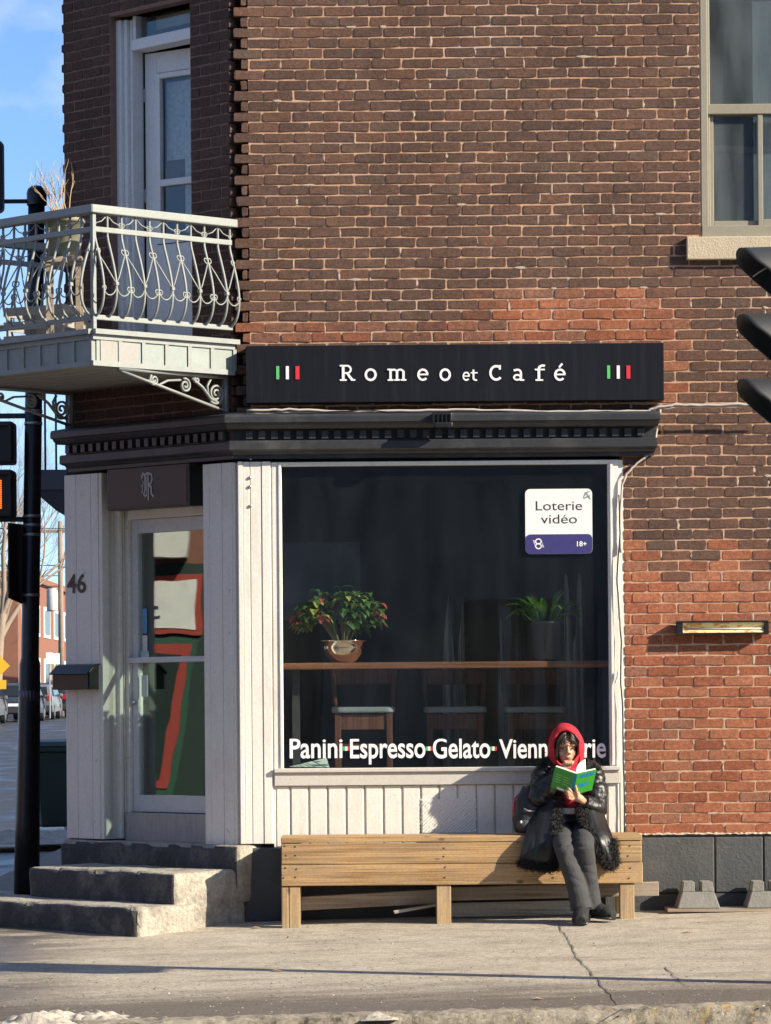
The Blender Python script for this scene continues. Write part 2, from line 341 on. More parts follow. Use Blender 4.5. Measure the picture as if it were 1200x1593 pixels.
# kerb: irregular worn concrete edge with yellow paint traces
def kerb_mat():
    m, t, b, o = nodes('worn_kerb_concrete')
    c = ramp(t, noise(t, 9, detail=9, rough=.75), [(.35, (.06,.05,.04)), (.5, (.30,.26,.20)), (.7, (.50,.44,.35))])
    sx = N(t, 'ShaderNodeSeparateXYZ'); t.links.new(N(t, 'ShaderNodeNewGeometry').outputs['Position'], sx.inputs[0])
    y = N(t, 'ShaderNodeMath', operation='MULTIPLY'); t.links.new(ramp(t, N2(t, sx.outputs[0], .9, .8), [(0, 0.0), (1, 1.0)]), y.inputs[0])
    t.links.new(ramp(t, noise(t, 11, detail=8, rough=.8), [(.55, 0.0), (.62, .7)]), y.inputs[1])
    c = mixc(t, y.outputs[0], c, (.55,.33,.05)); t.links.new(c, b.inputs['Base Color']); b.inputs['Roughness'].default_value = .9
    bumpn(t, b, noise(t, 30, detail=8, rough=.75), .02); return m
k = MB(); rnd = random.Random(3); xs = lin(-3.3, 8, 340)
prof = [(-4.795, -.006), (-4.83, .012), (-4.90, .014), (-4.975, -.004), (-4.995, -.16)]
vs = []
for x in xs:
    j = rnd.uniform(-.008, .008); vs += [(x, y+rnd.uniform(-.006, .006), gz(x, -4.75)+z+rnd.uniform(-.005, .006)+j*.4) for y, z in prof]
n = len(prof); k.add(vs, [(i*n+a, i*n+a+1, (i+1)*n+a+1, (i+1)*n+a) for i in range(len(xs)-1) for a in range(n-1)])
tag(k.build('kerb', kerb_mat(), smooth=True), kind='structure')
# ------------------------------------------------------------------ the cafe building
cafe = thing('cafe_building', 'dark brown brick corner building with white painted shopfront and chamfered entrance corner', 'building')
def wp(name, mb, m, **kw): return mb.build(name, m, cafe, **kw)
ZT = 6.6
WX0, WX1, WZ0, WZ1 = 2.075, 3.10, 4.40, 6.25     # upper window opening
SX1 = 1.548                                       # right end of the shopfront
YM = .0006
m = MB()
m.box(-.86, WX0, YM, .33, 3.2, ZT); m.box(WX0, WX1, YM, .33, 3.2, WZ0); m.box(WX0, WX1, YM, .33, WZ1, ZT); m.box(WX1, 6, YM, .33, 3.2, ZT)
m.box(SX1, 6, YM, .33, .40, 3.2)
wall = wp('front_wall', m, MT['mortar'])
m = MB()
OX0, OX1 = -1.232, -.425                          # balcony door opening in the chamfer
m.box(-CH+.03, OX0, YM, .30, 3.2, ZT); m.box(OX1, -.06, YM, .30, 3.2, ZT); m.box(OX0, OX1, YM, .30, 3.2, 3.62); m.box(OX0, OX1, YM, .30, 6.02, ZT)
wallc = wp('corner_wall', m, mat('shaded_mortar', (.22,.13,.10), .95, var=.3, vs=20), loc=A0, rz=RZ)  # corner mortar painted darker to stand for the shade on this side
m = MB(); m.box(-2.17, -1.9, 1.26, 14, .0, ZT); m.box(-2.17, 6, 13.7, 14, 0, ZT); m.box(5.7, 5.99, .34, 13.6, 0, ZT)
wp('side_wall', m, mat('plain_brown_brick', (.12,.066,.05), .9, var=.25, vs=6, bump=.004, bs=60))
m = MB(); m.add([(-.95,.05,ZT+.002),(6.05,.05,ZT+.002),(6.05,14,ZT+.002),(-2.2,14,ZT+.002),(-2.2,1.27,ZT+.002)], [(0,1,2,3,4)])
m.add([(-.95,.05,ZT+.3),(6.05,.05,ZT+.3),(6.05,14,ZT+.3),(-2.2,14,ZT+.3),(-2.2,1.27,ZT+.3)], [(0,1,2,3,4)]); wp('roof', m, MT['cornice'])
# bricks
rb = random.Random(11)
def brick_verts(x0, x1, z0, z1, r, dep=.05, j=.0028):
    """a worn brick: rounded front outline, soft front arris, front face at y=0"""
    c = min(.007, (x1-x0)*.2); out_ = []
    pts = [(x0+c,z0),(x0+(x1-x0)*.5,z0),(x1-c,z0),(x1,z0+c),(x1,z1-c),(x1-c,z1),(x0+(x1-x0)*.5,z1),(x0+c,z1),(x0,z1-c),(x0,z0+c)]
    pts = [(a+r.uniform(-j,j), b+r.uniform(-j,j)) for a, b in pts]
    cx, cz = (x0+x1)/2, (z0+z1)/2; pr = r.uniform(-.0056, -.0030); ti = r.uniform(-.002, .002)
    def ins(a, b, d): return (a+(d if a < cx-.001 else -d if a > cx+.001 else 0), b+(d if b < cz else -d))
    n = len(pts); vs = []
    for a, b in pts: vs.append((a, dep, b))
    for a, b in pts: vs.append((a, .0055+r.uniform(-.001, .002), b))
    for a, b in pts:
        q = ins(a, b, .0034); vs.append((q[0], pr+ti*(a-cx)/(x1-x0)*2, q[1]))
    fs = [tuple(range(2*n, 3*n))]
    for ring in (0, 1):
        for i in range(n): fs.append((ring*n+i, ring*n+(i+1) % n, (ring+1)*n+(i+1) % n, (ring+1)*n+i))
    return vs, fs
CRS, BL, JT = .0682, .1972, .0062
def redness(x, z):
    """where the soot is gone: right pier low down, patch above the sign"""
    v = 0
    if x > 1.45: v = max(v, min(1, (2.32-z+.12*math.sin(x*9)+.1*math.sin(x*23+z*11))/.5+.42))
    if z < 3.0 and x > 1.4 and z > 2.1: v = max(v, min(.45, (2.45-z)*1.5))
    d = max(abs(x-1.28)/.62, abs(z-3.86)/.17)
    if d < 1.25: v = max(v, .80-max(0,d-.5)*.75+.08*math.sin(x*17+z*31))
    if 1.80 < x < 1.90 and 3.3 < z < 4.0: v = max(v, .75)
    if -.95 < x < .7 and 3.7 < z < 3.83: v = max(v, .42)
    return v
def subtract(segs, a, b):
    o = []
    for s, e in segs:
        if b <= s or a >= e: o.append((s, e)); continue
        if a > s: o.append((s, a))
        if b < e: o.append((b, e))
    return o
front = []
kz = 0; Z0 = .522
for kz in range(-1, 90):
    z0 = Z0+kz*CRS; z1 = z0+CRS-JT
    if z1 > ZT: break
    if z0 < .5: continue
    segs = [(-.955 if kz % 2 == 0 else -.908, 5.98)] if z0 > 3.24 else [(SX1+.004, 5.98)]
    if z1 > WZ0-.075 and z0 < WZ1:
        segs = subtract(segs, WX0-(.088 if z0 < WZ0-.01 and z1 > WZ0-.14 else .006), WX1+.006)
    off = (kz % 2)*BL/2-.955+ (rb.uniform(-.012, .012))
    for s, e in segs:
        i0 = math.floor((s-off)/BL); x = off+i0*BL
        while x < e:
            a, b_ = max(x, s), min(x+BL-JT+rb.uniform(-.004, .004), e)
            if b_-a > .03: front.append((a, b_, z0+rb.uniform(-.0015,.0015), z1+rb.uniform(-.0015,.0015)))
            x += BL
def hits_sign(b): return b[1] > -.9 and b[0] < 1.80 and b[2] > 3.30 and b[3] < 3.72
vis = [b for b in front if b[1]-b[0] > .17 and b[1] < 2.62 and b[3] < 5.95 and not hits_sign(b)]
vis.sort(key=lambda b: (b[0]**2+(b[2]-1.4)**2))
single = set(vis[:300]); protos = []
for i in range(10):
    r = random.Random(100+i); vs, fs = brick_verts(-.0955, .0955, -.031, .031, r); mb = MB(); mb.add(vs, fs)
    me = bpy.data.meshes.new('brick'); me.from_pydata(mb.v, [], mb.f); me.materials.append(MT['brick_o']); protos.append(me)
    bm = bmesh.new(); bm.from_mesh(me); bmesh.ops.recalc_face_normals(bm, faces=bm.faces); bm.to_mesh(me); bm.free()
def bcol(x, z): return (rb.random(), min(1, max(0, redness(x, z)+rb.uniform(-.12, .12))), rb.random(), 1)
mass = MB(); mcol = []
for b in front:
    x, z = (b[0]+b[1])/2, (b[2]+b[3])/2
    if b in single:
        o = bpy.data.objects.new('brick', rb.choice(protos)); COL.objects.link(o); o.parent = wall; o.location = (x, rb.uniform(-.002,.002), z)
        o.scale = ((b[1]-b[0])/.191, 1, (b[3]-b[2])/.062); o.rotation_euler = (0, rb.uniform(-.006,.006), 0); o.color = bcol(x, z)
    else:
        vs, fs = brick_verts(b[0], b[1], b[2], b[3], rb); mass.add(vs, fs); mcol += [bcol(x, z)]*len(fs)
def mass_obj(mb, cols, name, parent, **kw):
    o = mb.build(name, MT['brick_a'], parent, fix=True, **kw)
    at = o.data.attributes.new('bk', 'FLOAT_COLOR', 'FACE'); at.data.foreach_set('color', [c for q in cols for c in q])
    return tag(o, kind='stuff')
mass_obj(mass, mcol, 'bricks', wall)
cm = MB(); cc = []
for kz in range(40, 90):
    z0 = Z0+kz*CRS; z1 = z0+CRS-JT
    if z1 > ZT: break
    segs = [(-CH, -.034)]
    if z1 > 3.62 and z0 < 6.02: segs = subtract(segs, OX0-.004, OX1+.004)
    off = (kz % 2)*BL/2-.03
    for s, e in segs:
        x = off+math.floor((s-off)/BL)*BL
        while x < e:
            a, b_ = max(x, s), min(x+BL-JT, e)
            if b_-a > .03:
                vs, fs = brick_verts(a, b_, z0, z1, rb); cm.add(vs, fs); cc += [(rb.random()*.5, rb.uniform(0,.05), rb.random(), 1)]*len(fs)  # shade of the corner put into the brick tones, dark end only
            x += BL
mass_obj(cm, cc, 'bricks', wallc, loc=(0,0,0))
# pale repointing over some joints
rp = MB(); rr = random.Random(5)
for i in range(120):
    b = rr.choice(vis); x = b[1]+JT/2; z = (b[2]+b[3])/2+rr.uniform(-.012,.012); w = rr.uniform(.006, .012); h = rr.uniform(.012, .036)
    if rr.random() < .12: w, h, z = rr.uniform(.03, .06), .009, b[3]+JT/2
    n = 8; pts = [(x+w*math.cos(6.283*k/n)*rr.uniform(.3,1.2), z+h*math.sin(6.283*k/n)*rr.uniform(.8,1.1)) for k in range(n)]
    rp.add([(a, -.0035-rr.random()*.001, c) for a, c in pts]+[(x, -.0055, z)]+[(a, .02, c) for a, c in pts], [(k, (k+1) % n, n) for k in range(n)]+[(k, (k+1) % n, n+1+(k+1) % n, n+1+k) for k in range(n)])
tag(rp.build('repointing', MT['repoint'], wall), kind='stuff')
# mortar lumps and dark gaps on the toothed corner
# foundation blocks
m = MB(); xa = [SX1-.01, 2.125, 2.44, 3.1, 3.8, 4.6, 6.0]
for a, b_ in zip(xa, xa[1:]):
    f = MB(); f.box(a+.003, b_-.003, -.028, .2, .14, .50); f.build('foundation_block', MT['found'], cafe, bevel=.008)
f = MB(); f.box(SX1-.01, 6, -.018, .2, .5, .521); f.box(SX1-.01, 6, -.02, .2, -.35, .138); f.box(-.90, SX1-.013, -.01, .15, -.4, .34); f.box(-.94, -.66, -.035, .15, -.4, .452)
f.build('foundation', MT['found'], cafe, bevel=.01)
f = MB(); rr = random.Random(9); xs = lin(SX1+.06, 2.7, 60)
f.add([(x, -.035, .518+rr.uniform(-.003,.004)) for x in xs]+[(x, .0, .523+rr.uniform(0,.010)) for x in xs], [(i, i+1, len(xs)+i+1, len(xs)+i) for i in range(len(xs)-1)])
f.build('mortar_ledge', MT['repoint'], cafe)
# cornice swept round the corner
prof = [(0,3.30),(.165,3.262),(.172,3.245),(.172,3.205),(.155,3.198),(.150,3.185),(.135,3.165),(.128,3.160),(.062,3.158),(.060,3.085),(.100,3.080),(.108,3.070),(.108,3.018),(.098,3.008),(.070,3.000),(.062,2.985),(.045,2.980),(.045,2.955),(0,2.955)]
path = [((1.74,0),(0,-1)), ((-.95,0),None), ((-.95-CH*.7071,CH*.7071),None)]
nr = [(0,-1), (-.7071,-.7071)]
def offs(i, o):
    (x, y), _ = path[i]
    if i == 0: n = nr[0]; return x+(o*.25), y-o
    if i == 2: return x-.7071*o+.7071*(.10-o*.3), y-.7071*o-.7071*(.10-o*.3)
    a, b_ = Vector(nr[i-1]), Vector(nr[i]); h = (a+b_).normalized(); k_ = 1/h.dot(a); return x+h.x*o*k_, y+h.y*o*k_
m = MB(); prof = [(o, 3.128+(z-3.128)*.90) for o, z in prof]; n = len(prof)
m.add([offs(i, o)+(z,) for i in range(3) for o, z in prof], [(i*n+a, i*n+a+1, (i+1)*n+a+1, (i+1)*n+a) for i in range(2) for a in range(n-1)]+[tuple(range(n)), tuple(range(3*n-1, 2*n-1, -1))])
corn = wp('cornice', m, MT['cornice'])
dm = MB(); dm.box(-.021, .021, -.098, -.0625, -.031, .022); d0 = dm.build('dentil', MT['cornice'], corn, bevel=.003, seg=1)
d0.location = (1.66, 0, 3.127)
for i in range(1, 32): link_copy(d0, 'dentil', corn, (1.66-.0815*i, 0, 3.127))
for i in range(20):
    p = CM @ Vector((-.05-.0815*i, 0, 3.127)); link_copy(d0, 'dentil', corn, p, RZ)
# ------------------------------------------------------------------ shopfront (white boards, frame, sill, apron)
m = MB(); m.box(-.945, -.915, -.030, .10, .478, 2.956); m.box(-.912, -.87, -.022, .10, .478, 2.954); m.box(-.866, -.795, -.022, .10, .478, 2.954); m.box(-.791, -.735, -.026, .10, .478, 2.955)
m.box(-.95, -.73, -.015, .10, .478, 2.95); m.box(-.73, -.71, -.012, .10, .43, 2.95)
wp('corner_post_boards', m, MT['white'], bevel=.003)
GX0, GX1, GZ0, GZ1 = -.664, 1.452, .965, 2.925
m = MB(); m.box(-.725, GX0, -.02, .08, .93, 2.95); m.box(GX1, SX1-.03, -.012, .08, .93, 2.95); m.box(GX0, GX1, -.016, .08, GZ1, 2.95)
m.box(GX0-.02, GX0-.002, -.028, -.0205, .97, 2.94); m.box(GX1+.012, GX1+.03, -.022, -.0125, .97, 2.93); m.box(SX1-.03, SX1+.006, .0, .08, .45, 2.95)
fr = wp('window_frame', m, MT['white'], bevel=.003)
m = MB(); m.box(GX0-.06, SX1-.03, -.052, .08, .938, .964); m.box(GX0-.06, SX1-.035, -.034, .08, .852, .937); m.box(GX0-.05, SX1-.04, -.040, .08, .925, .9375)
wp('window_sill', m, MT['sill_grey'], bevel=.004)
x = GX0-.055; w_ = .1208; first = None
for i in range(19):
    x1 = min(x+(.096 if i == 0 else w_), SX1-.036)
    if x1-x < .02: break
    b = MB(); b.box(x+.003, x1-.0045, -.012, .05, .345, .850); b.box(x+.010, x1-.012, -.0155, -.0125, .346, .848); b.build('apron_board', MT['white'], cafe, bevel=.002, seg=1); x = x1
m = MB(); m.box(GX0-.055, SX1-.036, -.002, .05, .34, .85); wp('apron_backing', m, MT['sill_grey'])
# plastered vent patch on the apron
vp = MB(); rr = random.Random(2); p0, p1 = P(655, 1298, 0), P(741, 1242, 0); nx, nz = 30, 20
vp.add([(p0.x+(p1.x-p0.x)*i/nx+(rr.uniform(-.004,.004) if i in (0,nx) else 0), -.0175-(.0035 if (i % 2 == 0) != (j % 2 == 0) else 0)-rr.uniform(0,.003)+(.006 if i in (0,nx) or j in (0,nz) else 0), p0.z+(p1.z-p0.z)*j/nz+(rr.uniform(-.004,.004) if j in (0,nz) else 0)) for j in range(nz+1) for i in range(nx+1)],
       [(j*(nx+1)+i, j*(nx+1)+i+1, (j+1)*(nx+1)+i+1, (j+1)*(nx+1)+i) for j in range(nz) for i in range(nx)])
tag(vp.build('vent_patch', MT['white'], cafe), 'rough plastered square patch on the white apron')
m = MB(); m.box(GX0-.004, GX1+.004, .028, .034, GZ0-.004, GZ1+.004); wp('window_pane', m, MT['glass'])
# bolts on the corner post
for (px, py) in ((390,713),(389,743),(389,757),(390,787)):
    p = P(px, py, -.026); b = MB(); b.lathe([(.0,-.001),(.011,-.001),(.010,.004),(.006,.007),(0,.008)], 10); o = b.build('bolt', MT['steel'], cafe, smooth=True); o.location = p; o.rotation_euler = (R(90), 0, 0)
# chamfer: panels either side of the door (local coordinates)
m = MB(); zb, zt = .478, 2.954
m.box(-CH+.012, -CH+.13, -.02, .10, zb, zt); m.box(-CH+.133, -CH+.285, -.02, .10, zb, zt); m.box(-CH+.288, -CH+.36, -.02, .10, zb, zt); m.box(-CH+.363, -CH+.395, -.014, .10, zb, zt); m.box(-CH, -CH+.395, -.011, .1, zb+.002, zt-.002)
wp('left_door_panel', m, MT['white'], loc=A0, rz=RZ, bevel=.003)
m = MB(); m.box(-.312, -.25, -.02, .10, zb-.02, zt); m.box(-.247, -.13, -.022, .10, zb-.02, zt); m.box(-.127, -.035, -.02, .10, zb-.02, zt); m.box(-.312, -.012, -.013, .1, zb-.018, zt-.002)
wp('right_door_panel', m, MT['white'], loc=A0, rz=RZ, bevel=.003)
DX0, DX1, DY = -1.34, -.312, .20
m = MB(); m.box(DX0-.05, DX0, .102, DY+.10, zb, zt); m.box(DX0, DX0+.03, .11, .14, zb, zt); m.box(DX0, DX0+.055, DY-.03, DY+.08, zb, zt); m.box(DX0, DX0+.022, .155, .168, zb, zt)
m.box(DX1, DX1+.05, .102, DY+.10, zb, zt); m.box(DX1-.05, DX1, DY-.03, DY+.08, zb, zt); m.box(DX0, DX1, DY-.03, DY+.08, 2.64, 2.72); m.box(DX0, DX1, .10, .14, 2.70, zt); m.box(DX0, DX1, .12, DY+.08, 2.705, 2.73)
wp('door_frame', m, MT['white'], loc=A0, rz=RZ, bevel=.004)
dr = wp('entrance_door', MB().box(DX0+.057, DX0+.115, DY, DY+.045, .66, 2.638).box(DX1-.11, DX1-.052, DY, DY+.045, .66, 2.638).box(DX0+.115, DX1-.11, DY, DY+.045, 2.545, 2.638).box(DX0+.115, DX1-.11, DY, DY+.045, .66, .775), MT['alu'], loc=A0, rz=RZ, bevel=.004)
MB().box(DX0+.112, DX1-.107, DY+.018, DY+.026, .772, 2.548).build('door_pane', MT['doorglass'], dr)
MB().box(DX0+.04, DX1-.04, DY-.040, DY-.005, 1.668, 1.705).build('push_bar', MT['alu'], dr, bevel=.005)
kn = MB(); kn.lathe([(0,-.03),(.014,-.03),(.018,-.02),(.010,-.008),(.010,0)], 12); o = kn.build('lock', MT['steel'], dr, smooth=True); o.location = (DX0+.085, DY-.002, 1.40); o.rotation_euler = (R(-90),0,0)
stk = [(DX0+.15, 1.93, .045, .17, (.12,.3,.55)), (DX0+.15, 1.80, .045, .12, (.62,.66,.66)), (DX0+.135, 1.735, .075, .08, (.45,.62,.62)), (DX0+.135, 1.5, .06, .15, (.55,.62,.60))]
for i, (x, z, w, h, c) in enumerate(stk):
    MB().box(x, x+w, DY+.012, DY+.0165, z-.06, z-.06+h-.006).build('sticker', mat('sticker_%d' % i, c, .5, var=.3, vs=60), dr)
wp('kick_board', MB().box(DX0+.02, DX1-.02, DY-.05, DY+.03, .455, .655), MT['kick'], loc=A0, rz=RZ, bevel=.004)
# upper window on the right
fm = MB(); yw = .07
fm.box(WX0-.002, WX0+.045, -.004, .14, WZ0+.06, WZ1); fm.box(WX1-.045, WX1, -.004, .14, WZ0+.06, WZ1); fm.box(WX0, WX1, .0, .14, WZ1-.05, WZ1-.002); fm.box(WX0, WX1, -.01, .14, WZ0-.012, WZ0+.062)
zr = P(1140, 168, 0).z; fm.box(WX0+.045, WX1-.045, .012, .13, zr-.035, zr+.03); fm.box(WX0+.045, WX0+.062, .03, .13, WZ0+.062, WZ1-.05)
uw = wp('upper_window', fm, MT['framebeige'], bevel=.004)
xm = P(1184, 270, .04).x
MB().box(WX0+.062, WX0+.085, .05, .075, WZ0+.065, zr-.037).box(xm-.02, xm+.012, .02, .05, WZ0+.064, zr-.036).box(WX0+.085, xm-.02, .05, .075, WZ0+.065, WZ0+.10).box(xm+.012, WX1-.046, .02, .05, WZ0+.064, WZ0+.105).box(WX1-.075, WX1-.046, .02, .05, WZ0+.105, zr-.036).build('sash', MT['framebeige'], uw, bevel=.003)
MB().box(WX0+.063, WX1-.046, .058, .063, zr+.031, WZ1-.051).build('window_pane', MT['glass_up'], uw)
MB().box(WX0+.086, xm+.0, .060, .064, WZ0+.101, zr-.04).build('window_pane', MT['glass_up'], uw)
MB().box(xm+.013, WX1-.076, .033, .037, WZ0+.106, zr-.04).build('window_pane', MT['glass_up'], uw)
MB().box(WX0+.36, WX1-.05, .20, .21, WZ0+.02, WZ1).build('curtain', mat('pale_blue_curtain', (.20,.23,.25), .9, var=.3, vs=8, sc3=(10,1,.3)), uw)
s0 = P(1068, 405, 0)
sm = MB(); sm.box(s0.x, WX1+.09, -.055, .1, s0.z, WZ0-.014); wp('window_stone_sill', sm, MT['stone'], bevel=.006)
# balcony door in the chamfer (local coordinates)
bd = MB(); zf = 3.60
bd.box(OX0, OX0+.05, .05, .26, zf, 6.0); bd.box(OX0+.05, OX0+.085, .075, .22, zf, 6.0); bd.box(OX0+.085, OX0+.11, .10, .2, zf, 6.0)
bd.box(OX1-.05, OX1, .05, .26, zf, 6.0)
zt0 = (CM @ Vector((OX0, .1, 0))); tz = P(240, 84, zt0.y+.2).z
bd.box(OX0+.11, OX1-.05, .09, .22, tz-.03, tz+.045); bd.box(OX0+.05, OX1-.05, .08, .22, tz+.33, 6.02); bd.box(OX0+.115, OX0+.15, .10, .2, tz+.045, tz+.33)
bf = wp('balcony_door_frame', bd, MT['white2'], loc=A0, rz=RZ, bevel=.005)
MB().box(OX0+.15, OX1-.05, .15, .155, tz+.05, tz+.33).build('transom_pane', MT['glass_bd'], bf)
MB().box(OX0+.2, OX1-.05, .24, .25, tz+.12, tz+.25).build('roller_blind', mat('cream_blind', (.6,.52,.34), .9), bf)
# the leaf stands ajar: hinged at the left, swung inward
lf = bpy.data.objects.new('balcony_door', None); COL.objects.link(lf); lf.parent = cafe
lf.matrix_local = CM @ Matrix.Translation((OX0+.125, .20, zf)) @ Matrix.Rotation(R(10), 4, 'Z')
lh = tz-.04-zf
MB().box(0, .10, 0, .045, 0, lh).box(.60, .70, 0, .045, 0, lh).box(.10, .60, 0, .045, lh-.14, lh).box(.10, .60, 0, .045, 0, .88).build('door_leaf', MT['white2'], lf, bevel=.003)
MB().box(.10, .135, -.012, .03, .885, lh-.145).box(.57, .60, -.012, .03, .885, lh-.145).box(.135, .57, -.012, .03, .885, .92).box(.135, .57, -.012, .03, 1.27, 1.315).box(.135, .57, -.012, .03, lh-.18, lh-.145).box(.15,.55,-.006,-.0005,.2,.7).build('glazing_bead', MT['white2'], lf, bevel=.004)
MB().box(.135, .57, .016, .02, .92, lh-.18).build('door_pane', MT['glass_bd'], lf)
MB().box(.30, .57, .05, .055, .95, lh-.2).box(.14, .57, .058, .062, 1.45, lh-.2).build('lace_curtain', MT['lace'], lf)
for z in (.35, 1.22, lh-.28): MB().box(-.028, .006, -.004, .012, z-.045, z+.045).build('hinge', MT['steel'], lf, bevel=.002)
# dark rooms behind the glass
m = MB()
m.box(-2.0, 5.6, 5.0, 5.1, .3, 3.2); m.box(5.55, 5.65, .35, 5, .3, 3.2); m.box(-2.0, -1.9, 2.2, 5, .3, 3.2)
wp('room_back_wall', m, MT['room'])
m = MB(); m.add([(-.95,.1,.44),(5.6,.1,.44),(5.6,5,.44),(-2.1,5,.44),(-2.1,1.3,.44)], [(0,1,2,3,4)]); m.add([(-.95,.1,.40),(5.6,.1,.40),(5.6,5,.40),(-2.1,5,.40),(-2.1,1.3,.40)], [(0,1,2,3,4)]); wp('room_floor', m, MT['roomfloor'])
m = MB()
for z in (3.12, 3.5): m.add([(-.90,.1,z),(5.6,.1,z),(5.6,5,z),(-2.1,5,z),(-2.1,1.35,z)], [(0,1,2,3,4)])
wp('room_ceiling', m, MT['room'])
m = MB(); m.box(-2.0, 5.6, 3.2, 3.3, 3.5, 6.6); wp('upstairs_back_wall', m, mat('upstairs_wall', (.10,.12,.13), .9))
m = MB(); m.box(SX1+.1, 1.9, .33, .35, .44, 3.1); wp('inner_return', m, MT['room'])
# house number and mailbox
mx = Matrix(CM)
p1 = CM.inverted() @ P(105, 923, 1.15); p2 = CM.inverted() @ P(139, 892, 1.0)
word('46', -1.70, -1.50, p1.z, p2.z, -.024, 'house_number', MT['blackm'], cafe, bold=.02, M4=CM)
# ------------------------------------------------------------------ shop sign
sg = thing('shop_sign', 'long black fascia sign with white letters and small flag bars above the shop window', 'sign', (0, 0, 0))
a, b_ = P(383, 627, -.12), P(1033, 533, -.12)
SY = -.12
MB().box(a.x, b_.x, SY, -.006, a.z, b_.z).build('sign_box', MT['black'], sg, bevel=.003)
def stroke(m, pts, w, y, closed=False):
    """flat stroke along (x,z) points"""
    pts = [Vector(p) for p in pts]; n = len(pts); L = []; Rr = []
    for i, p in enumerate(pts):
        if closed: t = pts[(i+1) % n]-pts[i-1]
        else: t = pts[min(i+1, n-1)]-pts[max(i-1, 0)]
        t.normalize(); q = Vector((-t.y, t.x)); wi = w[i] if isinstance(w, list) else w
        L.append(p+q*wi/2); Rr.append(p-q*wi/2)
    k = n if closed else n-1
    m.add([(v.x, y, v.y) for v in L+Rr], [(i, n+i, n+(i+1) % n, (i+1) % n) for i in range(k)])
def arc(cx, cy, rx, ry, a0, a1, n=20): return [(cx+rx*math.cos(R(a0+(a1-a0)*i/n)), cy+ry*math.sin(R(a0+(a1-a0)*i/n))) for i in range(n+1)]
def rect(m, x0, x1, z0, z1, y): m.add([(x0,y,z0),(x1,y,z0),(x1,y,z1),(x0,y,z1)], [(0,1,2,3)])
S_ = .155
def glyph(ch):
    """slab-serif letter as strokes/rects in a unit cap height"""
    st, rc = [], []
    if ch == 'R':
        rc += [(.12,.28,0,1),(0,.40,0,.10),(0,.3,.9,1)]; st += [([(.2,.945)]+[(.40,.945)]+arc(.42,.715,.22,.23,85,-85)+[(.40,.485),(.2,.485)],.13),([(.42,.5),(.56,.28),(.74,.04)],.17)]; rc += [(.64,.90,0,.10)]
    elif ch == 'o': st += [('c', arc(.37,.385,.29,.33,0,342,19), .165)]
    elif ch == 'm':
        for x in (.13,.56,.99): rc += [(x,x+.16,0,.62 if x > .2 else .76),(x-.11,x+.27,0,.10)]
        rc += [(0,.2,.66,.76)]; st += [(arc(.42,.53,.215,.17,160,0),.14),(arc(.85,.53,.215,.17,160,0),.14)]
    elif ch == 'e': st += [(arc(.37,.385,.28,.32,2,318,24),.155),([(.10,.40),(.70,.40)],.115)]
    elif ch == 't': st += [([(.24,1.0),(.24,.24)]+arc(.42,.24,.18,.17,180,300,10),.17)]; rc += [(.02,.56,.66,.77)]
    elif ch == 'C': st += [(arc(.44,.5,.36,.42,55,318,26),.17)]; rc += [(.60,.73,.70,.99)]
    elif ch == 'a': st += [([(.08,.66)]+arc(.30,.50,.22,.20,120,0,10)+[(.52,.10)],.15),('c',arc(.30,.22,.20,.155,0,340,17),.135)]; rc += [(.45,.72,0,.10)]
    elif ch == 'f': st += [([(.24,.05),(.24,.72)]+arc(.45,.74,.21,.22,180,60,10),.16)]; rc += [(.03,.55,.66,.76),(.06,.46,0,.10)]
    elif ch == '\u00e9':
        g = glyph('e'); st += g[0]; st += [([(.32,.84),(.52,1.08)],.14)]
    return st, rc
def letter(ch, px0, px1, pyb, cap, parent, name='letter'):
    st, rc = glyph(ch); m = MB(); tmp = MB(); yy = 0
    xs = []
    for s in st: xs += [p[0] for p in (s[1] if s[0] == 'c' else s[0])]
    for r in rc: xs += [r[0], r[1]]
    for s in st:
        if s[0] == 'c': stroke(tmp, s[1], s[2]*.88, yy, True)
        else: stroke(tmp, s[0], s[1]*.88, yy)
        yy -= .0006
    for r in rc: rect(tmp, *r, yy); yy -= .0006
    ax, bx = min(v[0] for v in tmp.v), max(v[0] for v in tmp.v)
    p0, p1 = P(px0, pyb, SY), P(px1, pyb, SY); pc = P(px0, pyb-cap, SY); hh = pc.z-p0.z
    m.add([(p0.x+(v[0]-ax)/(bx-ax)*(p1.x-p0.x), SY-.004+v[1], p0.z+v[2]*hh) for v in tmp.v], tmp.f)
    return m.build(name, MT['signwhite'], parent, fix=False)
for ch, x0, x1 in (('R',529,553),('o',567.5,586.5),('m',603,632.5),('e',649.5,667),('o',684,702),('C',761.5,780.5),('a',798.5,816),('f',832.5,849),('\u00e9',862.5,880.5)):
    letter(ch, x0, x1, 592.5, 24.8, sg)
letter('e', 720, 731.5, 592.5, 18.5, sg); letter('t', 732.5, 743.5, 592.5, 17.5, sg)
for bx_, dy in ((430, 0), (945, -1)):
    for i, mm in enumerate(('green', 'signwhite', 'red')):
        p0, p1 = P(bx_+i*15, 590+dy, SY), P(bx_+i*15+(4.5 if i < 2 else 6), 569.5+dy, SY)
        MB().box(p0.x, p1.x, SY-.004, SY+.001, p0.z, p1.z).build('flag_bar', MT[mm], sg)
